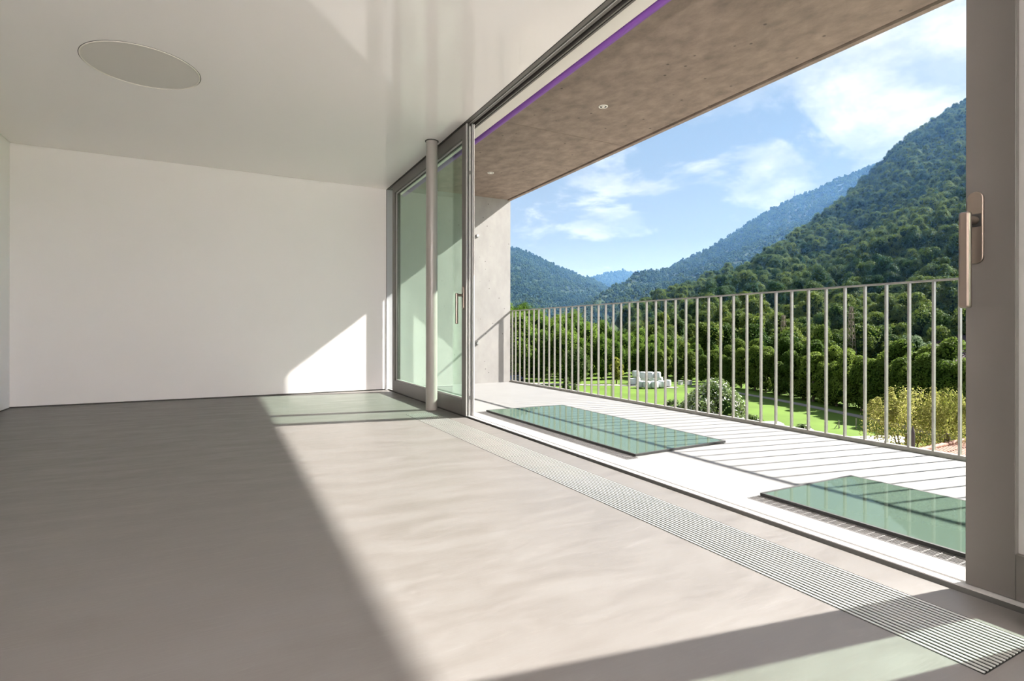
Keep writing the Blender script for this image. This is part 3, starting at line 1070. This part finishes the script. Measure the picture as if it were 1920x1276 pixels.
rnd = random.Random(11)
near_pts = slope_points('hill_near', 7.2, 3)
keep = []
SCREE = on_ground(1785, 664, -6.0)
sc_c = V(1800, 672, 150)
for p in near_pts:
    x, y, w = to_px(p)
    if x < 1030 or x > 1990:
        if rnd.random() < 0.6:
            continue
    if x < 1168 and w > 190:
        continue                                        # open gap above the valley wood
    if (x > 1765 and 672 < y < 704 and w < 230 and (x - 1752) * 0.9 + 640 > y - 40):
        continue                                        # bare scree here
    keep.append((w, p))
keep.sort(key=lambda a: a[0])
inview = [(w, p) for w, p in keep if 957 < to_px(p)[0] < 1815]
singles = [p for w, p in inview[:190]]
single_set = {tuple(p) for p in singles}
rest = [p for w, p in keep if tuple(p) not in single_set]
scl = [[s, s, s * rnd.uniform(0.85, 1.25)] for s in (rnd.uniform(0.7, 1.5) for _ in rest)]
scatter('forest_canopy', FOREST, [p - Vector((0, 0, 1.5)) for p in rest], scl, 'dark green broadleaf forest covering the near hillside', 'forest', 5)
for i, p in enumerate(singles):
    o = bpy.data.objects.new('forest_tree', FOREST[i % 4])
    COL.objects.link(o)
    s = rnd.uniform(0.8, 1.45)
    o.scale = (s, s, s * rnd.uniform(0.85, 1.25))
    o.rotation_euler = (0, 0, rnd.uniform(0, 6.28))
    o.location = p - Vector((0, 0, 1.5))
    tag(o, 'dark leafy tree in the lowest rows of the hillside forest', 'tree', 'lowest trees of the hillside forest')
for hn, sp, nm, lab in (('hill_middle', 11.5, 'middle_forest', 'bluish forest covering the mountain flank in the middle distance'), ('hill_left', 13.5, 'left_forest', 'forest covering the mountain at the left end of the valley'), ('hill_far', 21.0, 'far_forest', 'hazy forest on the far hills closing the valley')):
    pts = [p for p in slope_points(hn, sp, 4) if 880 < to_px(p)[0] < 1900]
    k = sp / 8.0
    scl = [[s, s, s * rnd.uniform(0.7, 1.1)] for s in (k * rnd.uniform(0.7, 1.25) for _ in pts)]
    scatter(nm, FAR, [p - Vector((0, 0, 1.5)) for p in pts], scl, lab, 'forest', 6)


# ---- individual trees, each with crown and trunk
def tree(crown, trunk, loc, s, sz, rz, name, label, cat='tree', group=None, lift=1.0):
    r = empty(name, label, cat, group, loc=loc, rz=rz)
    c = bpy.data.objects.new('crown', crown)
    COL.objects.link(c)
    c.parent = r
    c.scale = (s, s, sz)
    c.location = (0, 0, lift)
    if trunk is not None:
        t = bpy.data.objects.new('trunk', trunk)
        COL.objects.link(t)
        t.parent = r
        t.scale = (s, s, sz)
    return r


TR = trunk_mesh('trunk', 3.0, 0.20)
BELT = [crown_mesh('belt_crown', 100 + i, 2.3, 4.0, 26, 8000, 0.145, leaf_mats=[M['leaf_hedge']], taper=0.45, flat=0.5) for i in range(4)]
WOOD = [crown_mesh('wood_crown', 140 + i, 4.6, 6.0, 34, 9000, 0.215, leaf_mats=[M['leaf_wood']], flat=0.5) for i in range(4)]
SILV = [crown_mesh('willow_crown', 170 + i, 3.2, 3.0, 20, 5000, 0.15, leaf_mats=[M['leaf_silver']]) for i in range(2)]

# the belt of bushy trees behind the right-hand track: two staggered rows
ends = [(1222, 712), (1300, 716), (1382, 728), (1450, 741), (1520, 755), (1608, 773), (1720, 798), (1900, 840)]
k = 0
for row, (off, hmin, hmax, cnt) in enumerate(((2.6, 7.0, 9.6, 30), (7.0, 8.5, 11.5, 26))):
    for i in range(cnt):
        t = (i + 0.5 + rnd.uniform(-.25, .25)) / cnt
        px = 1225 + (1880 - 1225) * (t ** 0.88)
        p = on_ground(px, interp(ends, px))
        d = Vector((p.x, p.y, 0)).normalized()
        p = p + d * off + Vector((0, 0, 0))
        p.z = ZG
        h = rnd.uniform(hmin, hmax) * (1.0 if px > 1330 else 0.86)
        tree(BELT[k % 4], TR, p, h / 9.0 * rnd.uniform(0.95, 1.25), h / 8.6, rnd.uniform(0, 6.28), 'belt_tree', 'bushy light green tree in the %s row of the belt behind the track' % ('front' if row == 0 else 'rear'), group='belt trees behind the track, %s row' % ('front' if row == 0 else 'rear'), lift=-0.2)
        k += 1
# silvery willows just behind the belt
ORD = ['first', 'second', 'third', 'fourth', 'fifth', 'sixth', 'seventh']
WIL = [1420, 1462, 1488, 1512, 1545, 1572, 1600]
for px, py, w, s in ((1462, 655, 118, 1.0), (1488, 648, 122, 1.15), (1512, 656, 118, 0.9), (1545, 664, 112, 1.0), (1572, 668, 110, 0.95), (1600, 672, 108, 0.8), (1420, 650, 126, 0.9)):
    p = V(px, py, w)
    h = p.z - ZG
    tree(SILV[int(px) % 2], TR, Vector((p.x, p.y, ZG)), s * 1.1, h / 6.3, rnd.uniform(0, 6.28), 'silvery_willow', 'grey green willow crown behind the belt trees, %s from the left' % ORD[WIL.index(px)], group='willows behind the belt', lift=0.5)
# one broad tree at the right with a yellowing top
p = V(1712, 628, 118)
BRD = crown_mesh('broad_crown', 190, 7.0, 3.0, 40, 9000, 0.20, leaf_mats=[M['leaf_silver']], flat=0.5, taper=0.2)
tree(BRD, TR, Vector((p.x, p.y, ZG)), 1.0, (p.z - ZG) / 6.3, 1.0, 'broad_tree', 'broad grey green tree beside the bare scree slope', lift=0.4)

# the valley wood on the left: crowns in three depth rows
k = 0
for row, (w0, ytop, cnt, jit) in enumerate(((123, 612, 13, 10), (134, 600, 14, 9), (148, 590, 14, 8), (172, 583, 13, 7))):
    for i in range(cnt):
        px = 925 + (1385 - 925) * (i + 0.5 + rnd.uniform(-.3, .3)) / cnt
        yt = ytop + rnd.uniform(-jit, jit) + max(0, px - 1000) * 0.19 - (8 if px < 990 else 0)
        w = w0 + max(0, px - 1150) * 0.06 + rnd.uniform(-3, 3)
        top = V(px, yt, w)
        h = top.z - ZG
        tree(WOOD[k % 4], TR, Vector((top.x, top.y, ZG)), max(0.62, h / 13.0) * rnd.uniform(0.8, 1.05), h / 11.6, rnd.uniform(0, 6.28), 'wood_tree', 'tall fresh green tree in the wood beyond the meadow', group='trees of the valley wood', lift=0.2)
        k += 1

# special trees on the meadow edge
RND = crown_mesh('round_crown', 201, 3.3, 3.0, 28, 7000, 0.15, leaf_mats=[M['leaf_dark']], flat=0.6)
YEL = crown_mesh('yellow_crown', 202, 1.7, 2.3, 20, 4000, 0.12, leaf_mats=[M['leaf_yellow']], taper=0.2)
CON = crown_mesh('conifer_crown', 203, 1.25, 1.5, 18, 1500, 0.16, leaf_mats=[M['leaf_dark']], taper=0.85)
p = on_ground(1082, 720)
tree(RND, TR, p, 1.0, (V(1082, 655, (p - Vector((0, 0, .7))).dot(_f)).z - ZG) / 6.0, 0.3, 'round_tree', 'round dark olive tree at the meadow edge', lift=0.1)
p = on_ground(1156, 719)
tree(YEL, TR, p, 1.0, (V(1156, 669, p.dot(_f)).z - ZG - .6) / 4.5, 0.3, 'yellow_tree', 'small yellowish tree beside the white bales', lift=0.6)
for px, py, yt, s, lab in ((1062, 738, 706, 0.9, 'small dark conifer on the meadow, taller of the pair'), (1077, 742, 719, 0.85, 'small dark conifer on the meadow, lower of the pair')):
    p = on_ground(px, py)
    tree(CON, TR, p, s, (V(px, yt, p.dot(_f)).z - ZG) / 3.0, 0.5, 'young_conifer', lab, group='young conifers', lift=0.1)

# shrubs just below the balcony
MAG = crown_mesh('magnolia_crown', 210, 1.95, 1.35, 48, 17000, 0.062, leaf_mats=[M['leaf_gloss'], M['petal_glint']], core=0.60, flat=0.5, split=0.13)
BIR = crown_mesh('birch_crown', 211, 2.1, 1.75, 64, 16000, 0.044, leaf_mats=[M['leaf_birch'], M['leaf_yellow']], core=0.12, flat=0.3, shoots=14, split=0.35)
SHR = crown_mesh('shrub_crown', 212, 0.8, 0.55, 16, 1100, 0.065, leaf_mats=[M['leaf_gloss'], M['petal_glint']], core=0.75, split=0.05)


def shrub(crown, px, ytop, w, s, sz, hcrown, name, label, rz=0.0, group=None):
    top = V(px, ytop, w)
    r = empty(name, label, 'shrub' if 'shrub' in name else 'tree', group, loc=(top.x, top.y, ZG), rz=rz)
    c = bpy.data.objects.new('crown', crown)
    COL.objects.link(c)
    c.parent = r
    c.scale = (s, s, sz)
    c.location = (0, 0, top.z - ZG - hcrown * sz)
    bm = bmesh.new()
    zt = top.z - ZG - hcrown * sz * 0.5
    bm_cyl(bm, (0, 0, -.2), (0, 0, zt), 0.14, 0.06, 8)
    for q in range(5):
        a = q * 1.256 + rz
        bm_cyl(bm, (0, 0, zt - hcrown * sz * 0.6), (0.5 * s * math.cos(a), 0.5 * s * math.sin(a), zt), 0.05, 0.02, 6)
    t = link('trunk', bm, M['bark'])
    t.parent = r
    return r


shrub(MAG, 1338, 722, 25.0, 1.0, 1.0, 2.62, 'flowering_tree', 'glossy evergreen tree dotted with white flowers and painted highlights behind the railing', 0.4)
shrub(BIR, 1700, 742, 24.0, 1.05, 1.0, 3.3, 'birch_tree', 'airy tree with pale yellowing leaves above the tiled roof', 0.2)
shrub(BIR, 1778, 745, 22.5, 0.62, 0.9, 3.3, 'birch_tree', 'smaller yellowing tree at the door frame edge', 2.2)
shrub(SHR, 1408, 779, 27.0, 0.9, 0.9, 1.05, 'low_shrub', 'low leafy shrub beside the white flowered tree', 0.6)
shrub(SHR, 1502, 797, 27.0, 1.5, 0.9, 1.05, 'low_shrub', 'low leafy shrub at the balcony edge before the white van', 1.6)
shrub(SHR, 1262, 751, 26.0, 0.9, 0.9, 1.05, 'low_shrub', 'leafy low shrub left of the white flowered tree', 2.6)

# ---- things on the meadow
# white wrapped bales
bm = bmesh.new()
prof = [(0.0, 0.0), (0.60, 0.0), (0.72, 0.09), (0.75, 0.25), (0.75, 1.05), (0.71, 1.2), (0.58, 1.28), (0.0, 1.30)]
n = 14
rings = [[bm.verts.new((r_ * math.cos(2 * math.pi * i / n) * (1 + .03 * math.sin(3 * i)), r_ * math.sin(2 * math.pi * i / n), z)) for i in range(n)] for r_, z in prof[1:-1]]
for a, b in zip(rings, rings[1:]):
    for i in range(n):
        bm.faces.new((a[i], a[(i + 1) % n], b[(i + 1) % n], b[i])).smooth = True
bm.faces.new(rings[0][::-1])
bm.faces.new(rings[-1])
BALE = bpy.data.meshes.new('bale')
bm.to_mesh(BALE)
bm.free()
BALE.materials.append(M['wrap'])
bale_px = [(1186, 722), (1200, 727), (1213, 728), (1227, 728), (1240, 727), (1251, 725), (1194, 718), (1208, 719), (1222, 719), (1236, 719)]
for i, (px, py) in enumerate(bale_px):
    o = bpy.data.objects.new('hay_bale', BALE)
    COL.objects.link(o)
    p = on_ground(px, py)
    o.location = p + Vector((0, 0, 0.12))
    o.rotation_euler = (0, 0, rnd.uniform(0, 6.28))
    row = 'front' if i < 6 else 'rear'
    num = (ORD[i] if i < 6 else ORD[i - 6])
    tag(o, 'white wrapped hay bale on the meadow, %s from left in %s row' % (num, row), 'bale', 'white wrapped hay bales')
up_px = [(1192, 716), (1206, 719), (1219, 719), (1232, 719)]
for i, (px, py) in enumerate(up_px):
    o = bpy.data.objects.new('hay_bale', BALE)
    COL.objects.link(o)
    p = on_ground(px, py + 3)
    o.location = p + Vector((0, 0, 1.42))
    tag(o, 'white wrapped hay bale on top of the stack, %s from left' % ORD[i], 'bale', 'bales on top of the stack')

# two white boxes
for px, lab in ((1276, 'white hive box on the meadow nearer the bales'), (1293, 'white hive box on the meadow farther from the bales')):
    p = on_ground(px, 721)
    r = empty('hive_box', lab, 'box', 'white hive boxes', loc=p)
    part('body', r, M['van'], [(p.x - .35, p.x + .35, p.y - .35, p.y + .35, ZG, ZG + .75)], bev=0.02)
    part('lid', r, M['frame_light'], [(p.x - .4, p.x + .4, p.y - .4, p.y + .4, ZG + .75, ZG + .85)])

# thin dark pole
p = on_ground(1146, 749)
r = empty('lamp_post', 'thin dark post standing on the meadow', 'post', loc=p)
part('shaft', r, M['flue'], cyls=[((p.x, p.y, ZG), (p.x, p.y, ZG + 2.9), 0.06, 0.05, 10)])
part('head', r, M['flue'], cyls=[((p.x, p.y, ZG + 2.9), (p.x, p.y, ZG + 3.05), 0.09, 0.05, 10)])

# fence posts on the right of the meadow
for px, py, h, lab in ((1573, 803, 0.9, 'grey wooden fence post with braces on the meadow'), (1605, 803, 1.1, 'plain grey wooden fence post near the track')):
    p = on_ground(px, py)
    r = empty('fence_post', lab, 'post', 'fence posts', loc=p)
    part('shaft', r, M['wood_post'], cyls=[((p.x, p.y, ZG - .2), (p.x, p.y, ZG + h), 0.06, 0.05, 8)])
    if 'braces' in lab:
        for a in (0.4, 2.5):
            part('brace', r, M['wood_post'], cyls=[((p.x + .45 * math.cos(a), p.y + .45 * math.sin(a), ZG), (p.x, p.y, ZG + h * .75), 0.035, None, 6)])


# vehicles
def vehicle(name, label, cat, px, py, rz, L_, W_, H_, hood, material, win=True):
    p = on_ground(px, py) if py else None
    r = empty(name, label, cat, loc=p, rz=rz)

    def pt(nm, material_, bm, bv=0.0):
        o = link(nm, bm, material_)
        o.parent = r
        if bv:
            bevel(o, bv, 3)
        return o
    bm = bmesh.new()
    bm_box(bm, -L_ / 2, L_ / 2, -W_ / 2, W_ / 2, 0.35, hood)
    pt('body', material, bm, 0.12)
    bm = bmesh.new()
    bm_box(bm, -L_ * 0.40, L_ * 0.30, -W_ * 0.46, W_ * 0.46, hood - .02, H_)
    for v in bm.verts:
        if v.co.z > hood:
            v.co.x *= 0.82
            v.co.y *= 0.88
    pt('cabin', material, bm, 0.10)
    if win:
        for sgn in (-1, 1):
            bm = bmesh.new()
            bm_box(bm, -L_ * .30, L_ * .20, sgn * W_ * .445 - .03, sgn * W_ * .445 + .03, hood + .08, H_ - .22)
            pt('window', M['tinted'], bm)
    for sx in (-1, 1):
        for sy in (-1, 1):
            bm = bmesh.new()
            bm_cyl(bm, (sx * L_ * .31, sy * W_ * .5 - .1, 0.32), (sx * L_ * .31, sy * W_ * .5 + .1, 0.32), 0.32, None, 16)
            pt('wheel', M['tyre'], bm)
    return r


vehicle('car', 'dark blue car parked on the gravel track at the wood', 'car', 966, 715, 0.2, 4.2, 1.75, 1.45, 0.9, M['carpaint'])


def trailer(label, px, py, w, rz, L_, W_, H_, grp):
    """caravan: rounded white shell, window strip, skirt and wheels"""
    top = V(px, py, w)
    r = empty('caravan', label, 'caravan', grp, loc=(top.x, top.y, ZG), rz=rz)
    H = top.z - ZG
    prof = [(-1, 0.2), (-1, 0.80), (-0.93, 0.90), (-0.72, 0.97), (0, 1.0), (0.72, 0.97), (0.93, 0.90), (1, 0.80), (1, 0.2)]
    bm = bmesh.new()
    a = [bm.verts.new((-L_ / 2, y * W_ / 2, z * H)) for y, z in prof]
    b = [bm.verts.new((L_ / 2, y * W_ / 2, z * H)) for y, z in prof]
    for i in range(len(prof)):
        j = (i + 1) % len(prof)
        bm.faces.new((a[i], a[j], b[j], b[i]))
    bm.faces.new(a)
    bm.faces.new(b[::-1])
    o = link('shell', bm, M['van'])
    o.parent = r
    bevel(o, 0.06, 2)
    for sgn in (-1, 1):
        bm = bmesh.new()
        bm_box(bm, -L_ * .38, L_ * .38, sgn * W_ / 2 - .015, sgn * W_ / 2 + .015, H * .52, H * .76)
        o = link('window', bm, M['tinted'])
        o.parent = r
        bm = bmesh.new()
        bm_cyl(bm, (0, sgn * W_ * .42 - .1, 0.33), (0, sgn * W_ * .42 + .1, 0.33), 0.33, None, 14)
        o = link('wheel', bm, M['tyre'])
        o.parent = r
    bm = bmesh.new()
    bm_cyl(bm, (-L_ / 2 - .9, 0, 0.42), (-L_ / 2 + .1, 0, 0.42), 0.05, None, 8)
    bm_cyl(bm, (-L_ / 2 - .8, 0, 0.0), (-L_ / 2 - .8, 0, 0.42), 0.05, None, 8)
    o = link('drawbar', bm, M['flue'])
    o.parent = r
    return r


trailer('white round roofed caravan below the yellowing tree', 1640, 818, 42.0, -0.35, 4.6, 2.1, 2.2, None)
trailer('small white caravan roof right of the flowering tree', 1436, 790, 50.0, -0.35, 2.6, 1.9, 2.0, None)
trailer('small white caravan roof behind the low shrub', 1492, 800, 47.0, -0.5, 2.3, 1.9, 2.0, None)

# ---- neighbouring house with tiled roof
A = V(1712, 848, 20.0)
Bp = V(1811, 826, 1.0) - Vector((0, 0, CAM_H))
B = Vector((0, 0, CAM_H)) + Bp * ((A.z - CAM_H) / Bp.z)
ax = Vector((B.x - A.x, B.y - A.y, 0)).normalized()
nr = Vector((ax.y, -ax.x, 0))
if nr.dot(Vector((-A.x, -A.y, 0))) < 0:
    nr = -nr                                             # towards the camera
house = empty('house', 'neighbouring house with orange clay tiled roof', 'house', loc=(A.x + ax.x * 4, A.y + ax.y * 4, ZG))
hinv = house.matrix_world.inverted()


def hpart(nm, bm, material, kind=None, parent=house):
    o = link(nm, bm, material)
    o.parent = parent
    o.matrix_parent_inverse = hinv
    if kind:
        o['kind'] = kind
    return o


RL, SL, PT = 11.0, 4.6, math.radians(22)
for sgn, nm in ((1, 'near'), (-1, 'far')):
    bm = bmesh.new()
    pitch, step = 0.21, 0.36
    ncol, nrow = int(RL / pitch), int(SL / step)
    for c in range(ncol):
        for rr in range(nrow):
            prev = None
            for k in range(5):
                q = math.pi * k / 4
                u = c * pitch + pitch * 0.5 - math.cos(q) * pitch * 0.52
                h = math.sin(q) * 0.055
                ring = []
                for e, lift in ((rr * step - .02, 0.0), ((rr + 1) * step + .03, 0.03)):
                    p = A + ax * u + nr * sgn * (e * math.cos(PT)) + Vector((0, 0, -e * math.sin(PT) + h + lift - 0.02))
                    ring.append(bm.verts.new(p))
                if prev:
                    bm.faces.new((prev[0], ring[0], ring[1], prev[1]))
                prev = ring
    hpart('roof_tiles', bm, M['tile'], 'stuff')
    bm = bmesh.new()
    q = [A + Vector((0, 0, -.06)), A + ax * RL + Vector((0, 0, -.06))]
    e = nr * sgn * SL * math.cos(PT) + Vector((0, 0, -SL * math.sin(PT)))
    quad = [q[0], q[1], q[1] + e, q[0] + e]
    lo = [bm.verts.new(v) for v in quad]
    hi = [bm.verts.new(v - Vector((0, 0, .12))) for v in quad]
    bm.faces.new(lo)
    bm.faces.new(hi[::-1])
    for i in range(4):
        bm.faces.new((lo[i], lo[(i + 1) % 4], hi[(i + 1) % 4], hi[i]))
    hpart('roof_deck', bm, M['bark'])
for i in range(int(RL / 0.38)):
    bm = bmesh.new()
    p0 = A + ax * (i * 0.38 - .03) + Vector((0, 0, 0.005))
    p1 = A + ax * ((i + 1) * 0.38) + Vector((0, 0, 0.035))
    bm_cyl(bm, p0, p1, 0.085, 0.10, 12)
    hpart('ridge_tile', bm, M['tile'])
bm = bmesh.new()
hw = SL * math.cos(PT) - .5
zt = A.z - SL * math.sin(PT) + .1
c0 = [A + ax * .4 + nr * hw, A + ax * (RL - .4) + nr * hw, A + ax * (RL - .4) - nr * hw, A + ax * .4 - nr * hw]
lo = [bm.verts.new((v.x, v.y, ZG)) for v in c0]
hi = [bm.verts.new((v.x, v.y, zt)) for v in c0]
for i in range(4):
    bm.faces.new((lo[i], lo[(i + 1) % 4], hi[(i + 1) % 4], hi[i]))
g0 = bm.verts.new(A + ax * .4 + Vector((0, 0, -.2)))
g1 = bm.verts.new(A + ax * (RL - .4) + Vector((0, 0, -.2)))
bm.faces.new((hi[0], hi[3], g0))
bm.faces.new((hi[1], g1, hi[2]))
hpart('house_wall', bm, M['render_wall'])

# flue pipe with pointed cap
p = V(1711.5, 812, 18.5)
r = empty('flue_pipe', 'dark brown flue pipe with pointed cap beside the tiled roof', 'flue', loc=(p.x, p.y, ZG))
part('pipe', r, M['flue'], cyls=[((p.x, p.y, ZG), (p.x, p.y, p.z), 0.062, None, 16)])
part('cap', r, M['flue'], cyls=[((p.x, p.y, p.z), (p.x, p.y, V(1711.5, 798, 18.5).z), 0.064, 0.008, 16)])


# ---- pylons, pole, mast
def pylon(px, y0, y1, w, label, half=1.0):
    top, bot = V(px, y0, w), V(px, y1, w)
    r = empty('lattice_pylon', label, 'pylon', 'brown lattice pylons', loc=bot)
    H = top.z - bot.z
    inv = r.matrix_world.inverted()
    for sx in (-1, 1):
        for sy in (-1, 1):
            part('leg', r, M['rust'], cyls=[((bot.x + sx * half, bot.y + sy * half, bot.z), (bot.x + sx * .3, bot.y + sy * .3, top.z), 0.10, 0.07, 5)])
    bm = bmesh.new()
    nseg = 9
    for k in range(nseg):
        ta, tb = k / nseg, (k + 1) / nseg
        ha, hb = half + (.3 - half) * ta, half + (.3 - half) * tb
        za, zb = bot.z + H * ta, bot.z + H * tb
        for (ux, uy), (vx, vy) in (((-1, -1), (1, -1)), ((1, -1), (1, 1)), ((1, 1), (-1, 1)), ((-1, 1), (-1, -1))):
            bm_cyl(bm, (bot.x + ux * ha, bot.y + uy * ha, za), (bot.x + vx * hb, bot.y + vy * hb, zb), 0.045, None, 4)
            bm_cyl(bm, (bot.x + vx * ha, bot.y + vy * ha, za), (bot.x + ux * hb, bot.y + uy * hb, zb), 0.045, None, 4)
    o = link('lattice', bm, M['rust'])
    o.parent = r
    o.matrix_parent_inverse = inv
    o['kind'] = 'stuff'
    d = Vector((_r0.x, _r0.y, 0))
    for f, l_ in ((0.97, 0.8), (0.88, 1.1), (0.80, 0.9)):
        z = bot.z + H * f
        c = Vector((bot.x, bot.y, z))
        part('cross_arm', r, M['rust'], cyls=[(c - d * l_, c + d * l_, 0.07, None, 5)])
    return r


pylon(1596, 574, 688, 150, 'taller brown lattice pylon before the dark hillside')
pylon(1469, 590, 690, 158, 'fainter lattice pylon before the dark hillside')
top, bot = V(1786.5, 670, 112), V(1786.5, 705, 112)
r = empty('utility_pole', 'grey utility pole with cross arm by the scree slope', 'pole', loc=(bot.x, bot.y, ZG))
part('shaft', r, M['rail'], cyls=[((bot.x, bot.y, ZG), (bot.x, bot.y, top.z), 0.14, 0.10, 8)])
d = Vector((_r0.x, _r0.y, 0))
c = Vector((bot.x, bot.y, top.z - .35))
part('cross_arm', r, M['rail'], cyls=[(c - d * 1.3, c + d * 1.3, 0.09, None, 6)])
for s in (-1.1, -.4, .4, 1.1):
    q = c + d * s
    part('insulator', r, M['white'], cyls=[(q, q + Vector((0, 0, .3)), 0.08, 0.05, 8)])
bot = V(1490, 374, 1745)
r = empty('antenna_mast', 'thin antenna mast on the distant ridge', 'mast', loc=bot)
part('shaft', r, M['rust'], cyls=[((bot.x, bot.y, bot.z - 8), (bot.x, bot.y, bot.z + 32), 0.8, 0.35, 6)])
for dz in (18, 26):
    part('antenna', r, M['rust'], cyls=[((bot.x - 2, bot.y, bot.z + dz), (bot.x + 2, bot.y, bot.z + dz), 0.4, None, 5)])

# bare scree patch on the lower hillside, with loose boulders
bm = bmesh.new()
nu, nv = 14, 10
grid = []
for j in range(nv + 1):
    rowv = []
    for i in range(nu + 1):
        px = 1748 + (1880 - 1748) * i / nu
        py = 706 - (706 - 628) * j / nv
        w = 124 + 24 * j / nv + 3 * fbm(i * .5, j * .5, 3, 2.0)
        rowv.append(bm.verts.new(V(px, py, w)))
    grid.append(rowv)
for j in range(nv):
    for i in range(nu):
        bm.faces.new((grid[j][i], grid[j][i + 1], grid[j + 1][i + 1], grid[j + 1][i])).smooth = True
low = [v for v in grid[0]]
o = link('scree_slope', bm, M['scree'])
tag(o, 'bare purple brown scree slope at the foot of the hillside', 'scree', kind='structure')
bm = bmesh.new()
for _ in range(420):
    px, t = rnd.uniform(1750, 1878), rnd.random()
    c = V(px, 706 - 78 * t, 124 + 24 * t - 0.3)
    g = bmesh.ops.create_icosphere(bm, subdivisions=1, radius=rnd.uniform(.18, 0.5))
    for v in g['verts']:
        v.co = Vector((v.co.x * rnd.uniform(.8, 1.3), v.co.y * rnd.uniform(.8, 1.3), v.co.z * .7)) + c
o = link('scree_boulders', bm, M['scree'])
tag(o, 'loose boulders strewn over the bare scree slope', 'rocks', kind='stuff')

# ---- thin valley haze
mt, t, out = mat('thin blue haze')
vsn = N(t, 'ShaderNodeVolumeScatter', Density=0.00010, Anisotropy=0.25)
vsn.inputs['Color'].default_value = (0.22, 0.50, 1.0, 1)
t.links.new(vsn.outputs[0], out.inputs['Volume'])
bm = bmesh.new()
bm_box(bm, 130, 5200, -900, 5200, ZG - .5, 430)
o = link('haze', bm, mt)
tag(o, 'thin blue haze filling the valley', 'haze', kind='stuff')
